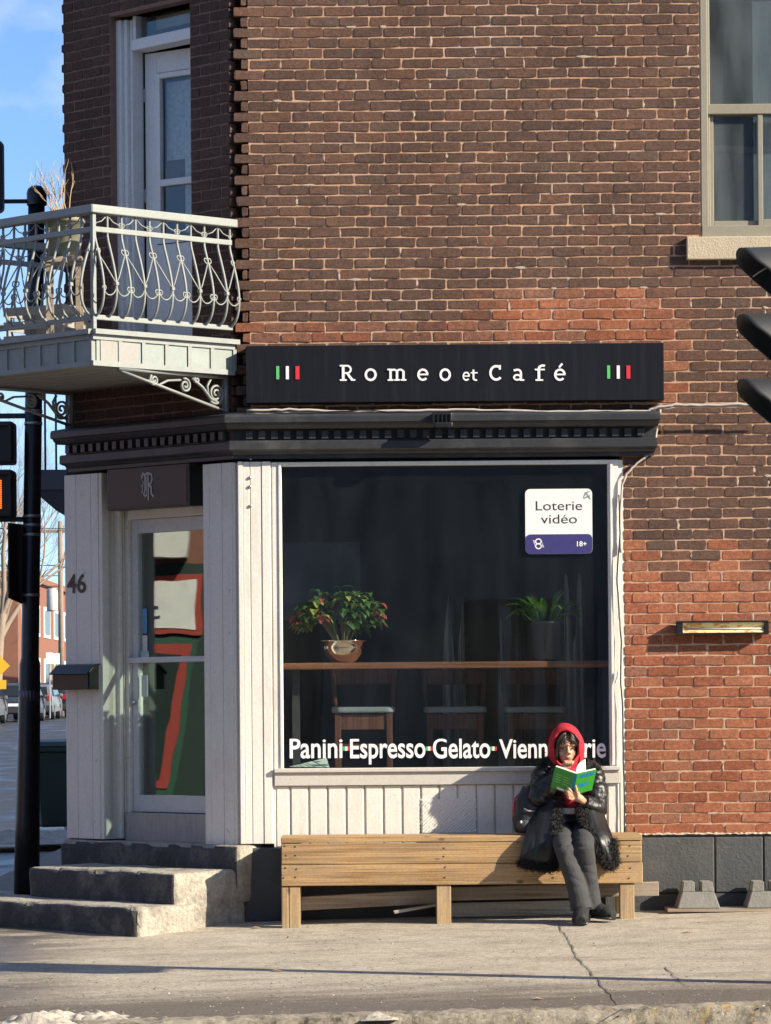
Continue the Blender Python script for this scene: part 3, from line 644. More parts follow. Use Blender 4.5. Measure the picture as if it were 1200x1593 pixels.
# door sign with a blackletter initial
ds = thing('door_sign', 'small black box sign with grey blackletter initial above the entrance door', 'sign', A0, RZ)
zA, zB = P(240, 792, .7).z, P(240, 727, .7).z
MB().box(-1.262, -.435, -.03, .095, zA, zB).build('sign_box', MT['blackm'], ds, bevel=.004)
MB().box(-1.23, -.455, -.034, -.0305, zA+.02, zB-.012).build('sign_face', mat('dark_sign_face', (.028,.022,.02), .4, var=.2, vs=3), ds)
m = MB(); lx, lz, ls = -.905, zA+.075, .135
for i, (pts, w) in enumerate([([(.15,1),(.3,.92),(.3,.3),(.18,.12),(.3,.02),(.42,.1)],.10),([(.02,.8),(.12,1.02),(.3,.95),(.5,1.02),(.8,.95),(.86,.75),(.74,.56),(.5,.5)],.10),([(.55,.95),(.55,-.15)],.09),([(.62,.5),(.78,.4),(.8,.12),(.98,-.02)],.11),([(.0,.45),(.12,.55),(.1,.25),(.02,.18)],.06),([(.42,.9),(.42,.1)],.04),([(.1,.7),(.2,.62),(.14,.5)],.05)]):
    stroke(m, [(lx+p[0]*ls*.95, lz+p[1]*ls*1.15) for p in pts], w*ls, -.036-.0006*i)
m.build('letter', mat('grey_initial', (.42,.42,.42), .5), ds, fix=False)
# ------------------------------------------------------------------ lettering and lottery sign on the glass
GYF = .0245
wl = thing('window_lettering', 'white condensed words along the bottom of the shop window', 'lettering')
for s, x0, x1 in (('Panini',451,533),('Espresso',545,662),('Gelato',674,763),('Viennoiserie',777,943)):
    p0, p1 = P(x0, 1180, .02), P(x1, 1149, .02)
    word(s, p0.x, p1.x, p0.z, p1.z, GYF, 'word', MT['signwhite'], wl, bold=.016, tall=True)
for x in (539, 668, 768):
    for i, mm in enumerate(('green', 'signwhite', 'red')):
        p0, p1 = P(x-5+i*3.4, 1168, .02), P(x-5+(i+1)*3.4, 1161.5, .02); MB().box(p0.x, p1.x, GYF-.001, GYF+.001, p0.z, p1.z).build('flag_bar', MT[mm], wl)
ls_ = thing('lottery_sign', 'white and dark blue rounded lottery sign stuck high in the shop window', 'sign')
def rrect(x0, x1, z0, z1, r, cor=(1,1,1,1)):
    pts = []
    for (cx, cz, a0), c in zip(((x1-r,z1-r,0),(x0+r,z1-r,90),(x0+r,z0+r,180),(x1-r,z0+r,270)), cor):
        pts += arc(cx, cz, r, r, a0, a0+90, 6) if c else [({0:x1,90:x0,180:x0,270:x1}[a0], {0:z1,90:z1,180:z0,270:z0}[a0])]
    return pts
p0, p1 = P(818, 862, .01), P(921.5, 760, .01)
MB().prism(rrect(p0.x, p1.x, p0.z, p1.z, .032), .012, .024).build('panel', mat('sign_white', (.78,.78,.76), .4, var=.03), ls_)
pm = P(870, 831, .01)
MB().prism(rrect(p0.x+.001, p1.x-.001, p0.z+.0005, pm.z, .031), .0095, .0118).build('blue_band', mat('indigo_print', (.045,.04,.16), .4, var=.05), ls_)
dk = mat('dark_navy_print', (.03,.028,.05), .5)
for s, x0, x1, yb, yt, mm, bo in (('Loterie',834,906,794,779,dk,0),('vid\u00e9o',842,898,814.5,800,dk,0),('18+',898,913,850,842,MT['signwhite'],.02)):
    q0, q1 = P(x0, yb, .01), P(x1, yt, .01); word(s, q0.x, q1.x, q0.z, q1.z, .009 if mm is not dk else .0112, 'print', mm, ls_, bold=bo)
m = MB(); c = P(838, 846, .01)
for sgn in (1, -1):
    stroke(m, [(c.x+.018*math.cos(t), c.z+sgn*.015+.0165*math.sin(t)) for t in [6.283*i/22 for i in range(22)]], .007, .0088-.0004*(sgn > 0), True)
for i in range(5): stroke(m, [(c.x-.036+.003*i, c.z+.022-.009*i), (c.x-.022, c.z+.018-.008*i)], .004, .0082-.0003*i); stroke(m, [(c.x+.036-.003*i, c.z-.022+.009*i), (c.x+.022, c.z-.018+.008*i)], .004, .0066-.0003*i)
m.build('emblem', MT['signwhite'], ls_, fix=False)
m = MB(); c = P(913, 772, .01); stroke(m, [(c.x-.022,c.z-.01),(c.x-.008,c.z+.02),(c.x+.02,c.z+.032)], [.004,.012,.006], .0112); stroke(m, [(c.x-.018,c.z-.012),(c.x+.004,c.z-.004),(c.x+.024,c.z+.004)], .008, .0108); stroke(m, [(c.x+.0,c.z+.018),(c.x+.012,c.z+.0),(c.x+.024,c.z-.02)], .007, .0104)
m.build('corner_mark', mat('grey_mark', (.22,.23,.26), .5), ls_, fix=False)
# ------------------------------------------------------------------ stone steps
MT['step'] = mat('weathered_step_concrete', (.40,.36,.295), .92, var=.4, vs=9, bump=.02, bs=34, dirt=.75, dcol=(.10,.092,.085), ds=4.2, grain=.2, gs=40)
MT['step_d'] = mat('dark_painted_step', (.055,.055,.058), .85, var=.4, vs=6, bump=.014, bs=30, dirt=.8, dcol=(.22,.20,.17), ds=4.2, grain=.2, gs=40)
from mathutils import noise as mn
def rough(name, x0, x1, y0, y1, z0, z1, mt, parent, amp=.012, cut=.03, rnd=.012, seed=0, loc=A0, rz=RZ, darkface=None):
    bm = bmesh.new(); bmesh.ops.create_cube(bm, size=1)
    for v in bm.verts: v.co = Vector(((x0+x1)/2+v.co.x*(x1-x0), (y0+y1)/2+v.co.y*(y1-y0), (z0+z1)/2+v.co.z*(z1-z0)))
    for ax, (a, b) in enumerate(((x0,x1),(y0,y1),(z0,z1))):
        k = max(1, int((b-a)/cut))
        for i in range(1, k):
            co = [0,0,0]; co[ax] = a+(b-a)*i/k; no = [0,0,0]; no[ax] = 1
            bmesh.ops.bisect_plane(bm, geom=bm.verts[:]+bm.edges[:]+bm.faces[:], plane_co=co, plane_no=no)
    for f in bm.faces:
        if darkface and darkface(f.normal, f.calc_center_median()): f.material_index = 1
        f.smooth = True
    for v in bm.verts:
        p = v.co.copy()
        # soften arrises
        ex = [min(p[i]-l, h-p[i]) for i, (l, h) in enumerate(((x0,x1),(y0,y1),(z0,z1)))]
        on = sum(1 for e in ex if e < 1e-4)
        if on >= 2:
            c = Vector(((x0+x1)/2, (y0+y1)/2, (z0+z1)/2)); d = (c-p)
            for i in range(3):
                if ex[i] < 1e-4: v.co[i] += math.copysign(rnd*(.6+.8*abs(mn.noise(p*5+Vector((seed,0,0))))), d[i])
        q = p*3+Vector((seed*7.3, 0, 0)); v.co += Vector((mn.noise(q), mn.noise(q+Vector((9,0,0))), mn.noise(q+Vector((0,9,0)))*.6))*amp
        if on >= 2 and mn.noise(p*7+Vector((seed*5, 3, 0))) > .22:
            for i in range(3):
                if ex[i] < 1e-4: v.co[i] += math.copysign(.018, d[i])
        q = p*14+Vector((seed*3.1, 0, 0)); v.co += Vector((mn.noise(q), mn.noise(q+Vector((9,0,0))), mn.noise(q+Vector((0,9,0)))*.5))*amp*.4
    me = bpy.data.meshes.new(name); bm.to_mesh(me); bm.free()
    for q in (mt if isinstance(mt, list) else [mt]): me.materials.append(q)
    o = bpy.data.objects.new(name, me); COL.objects.link(o); o.parent = parent; o.location = loc; o.rotation_euler = (0,0,rz); return o
st = thing('entrance_steps', 'three worn concrete steps with dark painted risers below the corner door', 'steps')
dkf = lambda n, c: n.y < -.7
rough('step', -1.95, .13, -1.0, -.5, -.30, .118, [MT['step'], MT['step_d']], st, seed=1, darkface=dkf, rnd=.013)
rough('step', -1.40, .06, -.63, .0, -.28, .317, [MT['step'], MT['step_d']], st, seed=2, darkface=dkf, rnd=.013)
rough('step', -1.72, .075, -.10, .30, .1, .470, [MT['step'], MT['step_d']], st, seed=3, amp=.010, darkface=lambda n, c: n.y < -.5, rnd=.009)
# ------------------------------------------------------------------ bench
MT['woodx'] = wood_mat('pine_bench_board', (.46,.285,.13), (.27,.155,.062), 'x', grey=.15); MT['woodz'] = wood_mat('pine_post', (.46,.31,.155), (.30,.19,.09), 'z', grey=.35)
MT['woodg'] = wood_mat('weathered_board', (.36,.28,.20), (.22,.15,.10), 'x', grey=.5); MT['woodp'] = wood_mat('pale_board', (.50,.44,.35), (.38,.32,.24), 'x', grey=.4)
bn = thing('wooden_bench', 'long pine plank bench against the white shopfront', 'bench')
BY0, BY1 = -.52, -.075; l = P(437.5, 1340, BY0).x; r_ = P(999.5, 1340, BY0).x; zt_ = P(715, 1301, BY0).z
for i in range(3): MB().box(l, r_, BY0+.150*i, BY0+.146+.150*i, zt_-.036, zt_+.001*(i % 2)).build('seat_plank', MT['woodx'], bn, bevel=.004)
MB().box(l+.002, r_-.002, BY0+.004, BY0+.042, zt_-.172, zt_-.040).build('front_plank', MT['woodx'], bn, bevel=.005)
MB().box(l, r_+.003, BY0+.001, BY0+.040, zt_-.308, zt_-.1755).build('front_plank', MT['woodx'], bn, bevel=.005)
MB().box(l, l+.036, BY0+.045, BY1, zt_-.306, zt_-.038).build('end_board', MT['woodx'], bn, bevel=.004); MB().box(r_-.036, r_, BY0+.045, BY1, zt_-.306, zt_-.038).build('end_board', MT['woodx'], bn, bevel=.004)
for x0, x1 in ((438, 449), (449.6, 467), (679.5, 702), (965, 987.5)):
    xa, xb = P(x0, 1400, BY0).x, P(x1, 1400, BY0).x
    for ya, yb in ((BY0+.012, BY0+.10), (BY1-.09, BY1)): MB().box(xa, xb, ya, yb, gz(xa, ya)-.01, zt_-.312 if ya < -.3 else zt_-.04).build('leg', MT['woodz'], bn, bevel=.004)
sc_ = MB(); sc_.lathe([(0,0),(.005,0),(.0055,.0015),(0,.002)], 8); scm = mat('dark_screw', (.06,.05,.045), .5, .5)
s0_ = None
for px in (444, 462, 690, 860, 980):
    for py in (1318, 1333, 1351, 1366):
        p = P(px+random.uniform(-3,3), py+random.uniform(-2,2), BY0); p.y = BY0-.0005 if py > 1343 else BY0+.0035
        if s0_ is None: s0_ = sc_.build('screw', scm, bn); so_ = s0_
        else: so_ = link_copy(s0_, 'screw', bn, (0,0,0))
        so_.location = p; so_.rotation_euler = (R(90),0,0)
def board(name, label, pxs, Y, th, mt):
    """loose board: photo corners TL TR BR BL at depth Y"""
    q = [P(x, y, Y) for x, y in pxs]; o = thing(name, label, 'board'); c = q[3]; o.location = (0,0,0)
    b = [q[3], q[2], q[2]+Vector((0,th,0)), q[3]+Vector((0,th,0))]; t = [q[0], q[1], q[1]+Vector((0,th,0)), q[0]+Vector((0,th,0))]
    m = MB(); m.hexa(b, t); bpy.data.objects.remove(o); return tag(m.build(name, mt, bevel=.004), label, 'board')
board('loose_board', 'tilted weathered board under the left half of the bench', ((462,1396),(700,1383),(700,1405),(462,1417)), -.33, .04, MT['woodg'])
board('loose_board', 'long board under the bench sticking out past its right end', ((690,1381),(1025,1372),(1025.5,1394),(690,1402)), -.27, .04, MT['woodg'])
board('pale_board', 'pale board standing on the ground under the right half of the bench', ((702,1405),(900,1401),(900,1423),(702,1427)), -.22, .03, MT['woodp'])
board('loose_stick', 'short broken stick lying under the bench middle', ((612,1417),(680,1406),(681,1410),(614,1422)), -.40, .03, MT['woodp'])
# ------------------------------------------------------------------ concrete blocks on a strip
MT['block'] = mat('cast_concrete_block', (.21,.205,.18), .9, var=.2, vs=12, bump=.006, bs=60, dirt=.3, dcol=(.09,.08,.07), ds=8)
tag(MB().box(P(1037,1420,-.2).x, P(1270,1420,-.2).x, -.30, -.06, gz(2,-.1)+.0, gz(2,-.1)+.022).build('wooden_strip', MT['woodg'], bevel=.003), 'thin wooden strip lying under the concrete blocks along the wall', 'strip')
def block(px0, px1, lab):
    x0, x1 = P(px0, 1415, -.28).x, P(px1, 1415, -.28).x; cx = (x0+x1)/2; z0 = gz(2,-.1)+.023; h = .168; w = (x1-x0)/2; t = w*.66; Y = -.16
    o = thing('deck_block', lab, 'block', (cx, Y, z0), group='deck blocks by the foundation')
    m = MB(); m.hexa([(-w,-w,0),(w,-w,0),(w,w,0),(-w,w,0)], [(-t*1.13,-t*1.13,h*.62),(t*1.13,-t*1.13,h*.62),(t*1.13,t*1.13,h*.62),(-t*1.13,t*1.13,h*.62)]); m.build('base', MT['block'], o, bevel=.006)
    g = .022
    for sx in (-1, 1):
        for sy in (-1, 1):
            a, b = sx*g, sx*t*1.12; c, d = sy*g, sy*t*1.12
            xs = sorted((a, b)); ys = sorted((c, d)); e = .9
            m = MB(); m.hexa([(xs[0],ys[0],h*.62),(xs[1],ys[0],h*.62),(xs[1],ys[1],h*.62),(xs[0],ys[1],h*.62)], [(x if abs(x) <= g+.001 else x*e, y if abs(y) <= g+.001 else y*e, h) for x, y in ((xs[0],ys[0]),(xs[1],ys[0]),(xs[1],ys[1]),(xs[0],ys[1]))]); m.build('corner_horn', MT['block'], o, bevel=.004)
block(1054, 1121, 'concrete deck block nearest the bench at the wall foot'); block(1162, 1229, 'concrete deck block at the right edge of the photo')
# ------------------------------------------------------------------ infrared heater, floodlight, cables, mailbox
ht = thing('wall_heater', 'slim black wall heater with rusty yellow reflector on the red brick', 'heater')
a, b_ = P(1053, 988, -.09), P(1197, 965, -.09)
m = MB(); m.box(a.x, b_.x, -.09, -.03, b_.z-.012, b_.z); m.box(a.x, b_.x, -.09, -.03, a.z, a.z+.014); m.box(a.x, a.x+.042, -.085, -.03, a.z+.013, b_.z-.011); m.box(b_.x-.03, b_.x, -.085, -.03, a.z+.013, b_.z-.011); m.box(a.x, b_.x, -.03, -.02, a.z, b_.z)
m.build('housing', MT['blackm'], ht, bevel=.003)
def rust():
    mm, t, b, o = nodes('rusty_reflector'); c = ramp(t, noise(t, 22, detail=6, rough=.65, sc3=(.6,1,1.6)), [(.35, (.80,.66,.26)), (.5, (.85,.74,.40)), (.58, (.60,.24,.05)), (.7, (.78,.62,.30))])
    t.links.new(c, b.inputs['Base Color']); b.inputs['Roughness'].default_value = .5; return mm
m = MB(); x0, x1 = a.x+.043, b_.x-.031; n = 10; zc = (a.z+b_.z)/2; hz = (b_.z-a.z)/2-.012
pr = [(-.058-.022*abs(math.cos(math.pi*i/n))**1.3, zc-hz+2*hz*i/n) for i in range(n+1)]
m.add([(x, y, z) for x in (x0, x1) for y, z in pr], [(i, i+1, n+2+i, n+1+i) for i in range(n)]); m.build('reflector', rust(), ht, smooth=True)
MB().tube([(x0+.01, -.072, zc-.006), (x1-.01, -.072, zc-.006)], .005, 8).build('heating_tube', mat('frosted_tube', (.5,.48,.42), .3), ht, smooth=True)
for x in (a.x+.05, b_.x-.05): MB().box(x-.02, x+.02, -.02, .004, zc-.03, zc+.02).build('bracket', MT['blackm'], ht)
fl = thing('floodlight', 'small black ribbed floodlight on top of the shop cornice', 'floodlight', P(688, 651, -.2)); fl.scale = (1.15,1.15,1.25)
MB().box(-.058, .058, -.035, .045, -.02, .03).build('housing', MT['blackm'], fl, bevel=.01)
for i in range(5): MB().box(-.05+.023*i, -.042+.023*i, -.05, -.035, -.04, .022).build('fin', MT['blackm'], fl)
MB().box(-.045, .06, -.055, .03, -.05, -.021).build('lamp_head', MT['blackm'], fl, bevel=.008); MB().box(-.03,.03,.045,.19,.0,.012).build('arm', MT['blackm'], fl)
rr = random.Random(21)
def cable(name, pts, r, mt, label, wob=.004):
    q = []
    for i in range(len(pts)-1):
        for k in range(6):
            f = k/6; q.append(pts[i].lerp(pts[i+1], f)+Vector((rr.uniform(-wob,wob)*.3, rr.uniform(-wob,wob)*.3, rr.uniform(-wob,wob))))
    q.append(pts[-1]); return tag(MB().tube(q, r, 6).build(name, mt, smooth=True), label, 'cable', 'cables on the facade')
def pp(l, Y): return [P(x, y, Y) for x, y in l]
cable('cable', pp([(384,639),(450,637),(540,641),(640,639),(720,637),(820,640),(920,640),(1005,640),(1020,634),(1050,629.5),(1100,630.5),(1160,629),(1230,630)], -.135), .009, MT['cable'], 'upper beige cable along the cornice and on across the brick')
cable('cable', pp([(384,643),(480,641),(600,643),(700,641),(800,643),(900,642.5),(1000,644),(1022,636),(1060,633),(1120,633.5),(1230,633)], -.125), .0075, MT['cable'], 'lower beige cable lying along the cornice top and brick')
cable('cable', pp([(384,640.5),(470,643),(560,638.5),(650,642),(760,639),(860,642),(960,640)], -.15), .004, MT['cabled'], 'thin black cable twisted along the cornice top')
cable('cable', pp([(1028,633),(1026,645),(1023,665),(1019,690),(1008,708),(992,720),(975,737),(968,755),(965.5,800),(966,860)], -.03), .0075, MT['cable'], 'beige cable looping down from the cornice to the window edge')
cable('cable', pp([(963,770),(965,830),(960,900),(964,960),(967,1000),(966,1060),(969,1100),(970,1180),(972,1240),(972,1296)], -.035), .005, MT['cabled'], 'black cable hanging down along the right window edge')
cable('cable', pp([(963,1044),(961,1055),(958,1063)], -.04), .007, mat('white_cable_end', (.7,.68,.62), .6), 'short white cut cable end beside the window', .001)
mb_ = thing('mailbox', 'black metal mailbox with sloping lid on the white left door panel', 'mailbox', A0, RZ)
q0 = CM.inverted() @ P(92, 1073, 1.05); q1 = CM.inverted() @ P(150, 1036, 1.0)
xm0, xm1 = -1.74, -1.37; z0, z1 = P(110,1073,1.1).z, P(110,1036,1.1).z
MB().prism([(-.023,z0),(-.023,z1),(-.075,z1-.012),(-.125,z1-.055),(-.125,z0)], xm0, xm1, ax='x').build('box', MT['blackm'], mb_, bevel=.003)
MB().prism([(-.022,z1+.003),(-.075,z1-.006),(-.142,z1-.060),(-.146,z1-.056),(-.078,z1+.004),(-.022,z1+.012)], xm0-.012, xm1+.012, ax='x').build('lid', MT['blackm'], mb_)
# ------------------------------------------------------------------ balcony on the corner
bc = thing('corner_balcony', 'pale grey-green iron balcony with scrolled bellied railing above the corner door', 'balcony', A0, RZ)
c0, c1, c2, c3 = Vector((-.02,-.02)), Vector((-.10,-1.12)), Vector((-1.78,-1.12)), Vector((-1.72,.10))
def poly(z0, z1, pts, name, mt, **kw):
    m = MB(); m.prism([tuple(p) for p in pts], z0, z1, ax='z'); return m.build(name, mt, bc, **kw)
ZF0, ZF1 = 3.515, 3.712
cw = [Vector((-.012,.0)), Vector((-.07,-1.09)), Vector((-1.75,-1.09)), Vector((-1.70,0))]
poly(ZF0+.02, ZF1-.01, cw, 'deck', MT['soffit'])
def along(p, q, t): return p+(q-p)*t
def edge_panels(p, q, n, mt):
    d = (q-p); L = d.length; d.normalize(); nn = Vector((d.y, -d.x))
    ctr = Vector((-.9,-.5))
    if nn.dot(p-ctr) < 0: nn = -nn
    def bx(t0, t1, o0, o1, z0, z1): return [p+d*t0+nn*o0, p+d*t1+nn*o0, p+d*t1+nn*o1, p+d*t0+nn*o1], z0, z1
    for i in range(n):
        pts, z0, z1 = bx(L*i/n+.004, L*(i+1)/n-.004, .0, .022, ZF0+.012, ZF1-.012); poly(z0, z1, pts, 'fascia_panel', MT['bal2'])
        pts, z0, z1 = bx(L*i/n-.014, L*i/n+.014, .0, .032, ZF0+.03, ZF1-.03); poly(z0, z1, pts, 'batten', MT['bal'])
    for z0, z1, o in ((ZF0, ZF0+.032, .034), (ZF1-.032, ZF1, .034), (ZF1+.001, ZF1+.032, .062)):
        pts, _, _ = bx(-.0 if o < .05 else -.02, L+.03, -.0, o, 0, 0); poly(z0, z1, pts, 'trim', MT['bal'])
edge_panels(c0, c1, 6, 0); edge_panels(c1, c2, 10, 0); edge_panels(c2, c3, 6, 0)
for i in range(9):
    a_ = -1.12*i/9; m = MB(); m.box(-1.74, -.07, a_-.116, a_-.004, ZF0+.006, ZF0+.0195); m.build('soffit_board', MT['soffit'], bc)
ZB, Z2, ZR = 3.822, 4.375, 4.50
def rail_run(p, q, n, name):
    d = (q-p); L = d.length; d = d.normalized(); nn = Vector((d.y, -d.x))
    if nn.dot((p+q)/2-Vector((-.9,-.5))) < 0: nn = -nn
    def S(t, z, extra=0.0):
        f = (z-ZB)/(Z2-ZB); o = 0
        if 0 < f < .92: o = .095*math.sin(math.pi*(f/.92)**.62)
        v = p+d*t+nn*(o+extra); return Vector((v.x, v.y, z))
    rail = MB()
    def bar(z, hw, hh, ext=0): 
        a, b = p-d*ext, q+d*ext; pts = [a+nn*hw, b+nn*hw, b-nn*hw, a-nn*hw]; rail.prism([tuple(x) for x in pts], z-hh, z+hh, ax='z')
    bar(ZR, .036, .026, .03)
    ro = rail.build('railing', MT['bal'], bc, bevel=.006)
    for zz, hw, hh in ((Z2,.012,.017),(ZB,.014,.016)):
        rail = MB(); pts = [p+nn*hw, q+nn*hw, q-nn*hw, p-nn*hw]; rail.prism([tuple(x) for x in pts], zz-hh, zz+hh, ax='z'); rail.build('rail_bar', MT['bal'], ro, bevel=.004)
    sp = L/n
    for i in range(n+1):
        t = min(max(i*sp, .012), L-.012)
        zs = lin(ZB, Z2, 16); pts = [S(t, z) for z in zs]+[S(t, ZR-.02)]
        MB().tube(pts, .0085, 6, cap=False).build('baluster', MT['bal'], ro, smooth=True)
    def curl(t0, z0, r, s):   # small spiral ending outward
        return [S(t0+s*r*(1-k/14*.55)*(1-math.cos(k/14*5.2))*.9, z0+r*math.sin(k/14*5.2)*(1-k/14*.4)) for k in range(15)]
    for i in range(0, n+1):
        t = i*sp
        if i % 2 == 0:
            for s in (-1, 1):
                m = MB()
                if 0 <= t+s*sp <= L+.01:
                    m.tube(curl(t, 4.235, .022, s), .0048, 5)
                    m.tube([S(t+s*.008, 4.215), S(t+s*sp*.35, 4.16), S(t+s*sp*.75, 4.075), S(t+s*sp, 4.03)], .0048, 5)
                    m.tube([S(t+s*sp*(1-.5*(1-math.cos(a))), 4.03-.0-.075*math.sin(a)) for a in lin(0, 2.6, 12)]+[S(t+s*.012, 4.0)], .0048, 5)
                    m.tube(curl(t, 3.995, .022, s), .0048, 5); m2 = MB(); m2.tube(curl(t, 4.41, .017, s), .0042, 5)
                    m2.tube([S(t+s*.005, 4.41), S(t+s*sp*.6, 4.43), S(t+s*sp, 4.47)], .0042, 5); m2.build('small_scroll', MT['bal'], ro, smooth=True)
                    m.build('scroll', MT['bal'], ro, smooth=True)
        else:
            MB().box(-.013, .013, -.013, .013, -.012, .012).build('collar', MT['bal'], ro, loc=S(t, 4.03), bevel=.004)
    return ro
rail_run(c0, c1, 10, 'side'); rail_run(c1, c2, 15, 'front'); rail_run(c2, c3, 10, 'far')
for c in (c1, c2): MB().box(c.x-.014, c.x+.014, c.y-.014, c.y+.014, ZF1+.03, ZR-.02).build('corner_post', MT['bal'], bc, bevel=.003)
def bracket(x):
    m = MB()
    def Q(y, z): return Vector((x, y, z))
    def bar(a, b, w): m.tube([Q(*a), Q(*b)], [(.016, w)]*2, 6)
    m.box(x-.018, x+.018, -.055, -.028, 3.275, 3.512); m.box(x-.016, x+.016, -.95, -.03, 3.494, 3.513); bar((-.93, 3.492), (-.04, 3.285), .010)
    def spiral(cy, cz, r, turns, a0, s=1): m.tube([Q(cy+s*r*(1-k/40*.85)*math.cos(a0+k/40*turns*6.283), cz+r*(1-k/40*.85)*math.sin(a0+k/40*turns*6.283)) for k in range(41)], [(.013,.008)]*41, 6)
    spiral(-.125, 3.395, .068, 2.1, 4.0); spiral(-.39, 3.432, .046, 1.8, 1.2, -1); spiral(-.655, 3.452, .036, 1.7, 2.2); spiral(-.29, 3.475, .026, 1.4, 1.0)
    m.tube([Q(-.08,3.33), Q(-.17,3.36), Q(-.24,3.43), Q(-.33,3.482)], [(.013,.009)]*4, 6); m.tube([Q(-.43,3.465), Q(-.54,3.455), Q(-.62,3.42), Q(-.70,3.45)], [(.013,.008)]*4, 6); m.tube([Q(-.19,3.38), Q(-.20,3.44), Q(-.17,3.485)], [(.013,.008)]*3, 6)
    m.build('scroll_bracket', MT['bal'], bc, smooth=True)
bracket(-.065); bracket(-1.62)
# planter with dead stems behind the railing
pl = thing('balcony_planter', 'greenish pot with dry dead stems on the balcony corner', 'planter', CM @ Vector((-.55,-.98,3.75)))
m = MB(); m.lathe([(0,.50),(.10,.50),(.105,.52),(.125,.72),(.135,.72),(.135,.745),(.115,.745),(.11,.70),(0,.70)], 18); m.build('pot', mat('olive_pot', (.22,.22,.15), .7), pl, smooth=True)
MB().box(-.12,.12,-.12,.12,.46,.495).box(-.11,-.08,-.11,-.08,-.035,.46).box(.08,.11,-.11,-.08,-.035,.46).box(-.11,-.08,.08,.11,-.035,.46).box(.08,.11,.08,.11,-.035,.46).build('stand', MT['woodg'], pl)
m = MB(); rr = random.Random(4)
for i in range(14):
    p = Vector((rr.uniform(-.04,.04), rr.uniform(-.04,.04), .70)); d = Vector((rr.uniform(-.55,.12), rr.uniform(-.2,.2), 1)).normalized(); q = [p]
    for k in range(6):
        p = p+d*.06; d = (d+Vector((rr.uniform(-.3,.2), rr.uniform(-.2,.2), .05))).normalized(); q.append(p)
        if k > 1:
            e = (d+Vector((rr.uniform(-1,1), rr.uniform(-.8,.8), .2))).normalized(); m.tube([p, p+e*.04, p+e*.07+Vector((0,0,.01))], [.002,.0015,.001], 3)
    m.tube(q, [.004-.0004*k for k in range(7)], 4)
m.build('dry_stems', mat('dry_stem', (.50,.36,.20), .9), pl)
cr_ = thing('wooden_crate', 'slatted wooden crate standing inside the balcony railing', 'crate', CM @ Vector((-1.25,-.55,ZF1+.035)), R(-30))
MT['slat'] = mat('grey_slat', (.30,.28,.25), .9)
cr_.scale = (.8,.8,.55)
for z in (.05,.22,.39): MB().box(-.30,.30,-.2,-.185,z,z+.10).build('slat', MT['slat'], cr_); MB().box(-.30,.30,.185,.2,z,z+.10).build('slat', MT['slat'], cr_); MB().box(-.30,-.285,-.184,.184,z,z+.10).build('slat', MT['slat'], cr_); MB().box(.285,.30,-.184,.184,z,z+.10).build('slat', MT['slat'], cr_)
for sx in (-.284,.26):
    for sy in (-.184,.16): MB().box(sx,sx+.024,sy,sy+.024,0,.50).build('post', MT['slat'], cr_)
# ------------------------------------------------------------------ street furniture: signals, pole, signs
MT['sigblk'] = mat('matt_black_signal', (.034,.035,.037), .55, var=.2, vs=8)
MT['poleblk'] = mat('black_pole_paint', (.010,.010,.012), .35, var=.3, vs=10, dirt=.25, dcol=(.05,.045,.04), ds=5)
ts = thing('traffic_signal', 'black traffic signal with three cap visors at the right edge of the photo', 'traffic light', (2.46, -4.2, gz(2.46,-4.2)))
ox, oy, oz = ts.location
vr = R(14)
def vl(a):
    k = [(0,1),(30,.985),(60,.90),(90,.64),(110,.47),(130,.34)]
    for (a0,l0),(a1,l1) in zip(k, k[1:]):
        if a <= a1: return l0+(l1-l0)*(a-a0)/(a1-a0)
    return .34
def visor(zc):
    m = MB(); n = 28; L = .30; r = .15; vs = []; fs = []; steps = 10
    for i in range(n+1):
        th = R(-128+256*i/n); c = math.cos(th); Lt = .34*vl(abs(math.degrees(th)))
        for k in range(steps+1):
            t = k/steps; vs.append((-Lt*t, r*math.sin(th), r*c-.05*t*Lt))
    w = steps+1
    for i in range(n):
        for k in range(steps): fs.append((i*w+k, (i+1)*w+k, (i+1)*w+k+1, i*w+k+1))
    m.add(vs, fs); o = m.build('visor', MT['sigblk'], ts, loc=(-.255, -.02, zc), rz=vr, smooth=True)
    so = o.modifiers.new('thick', 'SOLIDIFY'); so.thickness = .004; return o
zv = [P(1200, y, -4.2).z-oz for y in (428, 531, 631)]
for z in zv:
    visor(z)
    MB().box(-.10, .10, -.17, .17, z-.168, z+.168).build('housing', MT['sigblk'], ts, loc=(-.13,0,0), rz=vr, bevel=.03)
    m = MB(); m.lathe([(0,.0),(.06,.012),(.11,.008),(.125,0)], 20); o = m.build('lens', mat('dark_signal_lens', (.05,.03,.03), .25), ts, smooth=True); o.location = (-.24, -.02, z); o.rotation_euler = (0, R(-90), vr)
MB().box(.0,.34,-.14,.14,2.25,2.72).build('walk_housing', MT['sigblk'], ts, loc=(.02,-.22,0), bevel=.03)
MB().tube([(0.12,0,-.05),(.12,0,4.6)], [.06,.05], 14).build('pole', MT['poleblk'], ts, smooth=True); MB().tube([(.12,0,-.02),(.12,0,.25)], [.11,.085], 14).build('pole_base', MT['poleblk'], ts, smooth=True)
for z in (zv[0]+.2, zv[2]-.2): MB().box(-.05,.13,-.02,.02,z-.02,z+.02).build('bracket', MT['sigblk'], ts)
PY = 3.1; pb, ptp = P(41, 1404, PY), P(57, 300, PY)
pb.z = gz(pb.x, PY)-.05
ps = thing('signal_pole', 'tall black steel pole with clamp bands at the left street corner', 'pole', pb)
d_ = ptp-pb
MB().tube([(0,0,0), d_*.12, d_*.34, d_*.35, d_], [.097,.090,.078,.066,.062], 20).build('shaft', MT['poleblk'], ps, smooth=True)
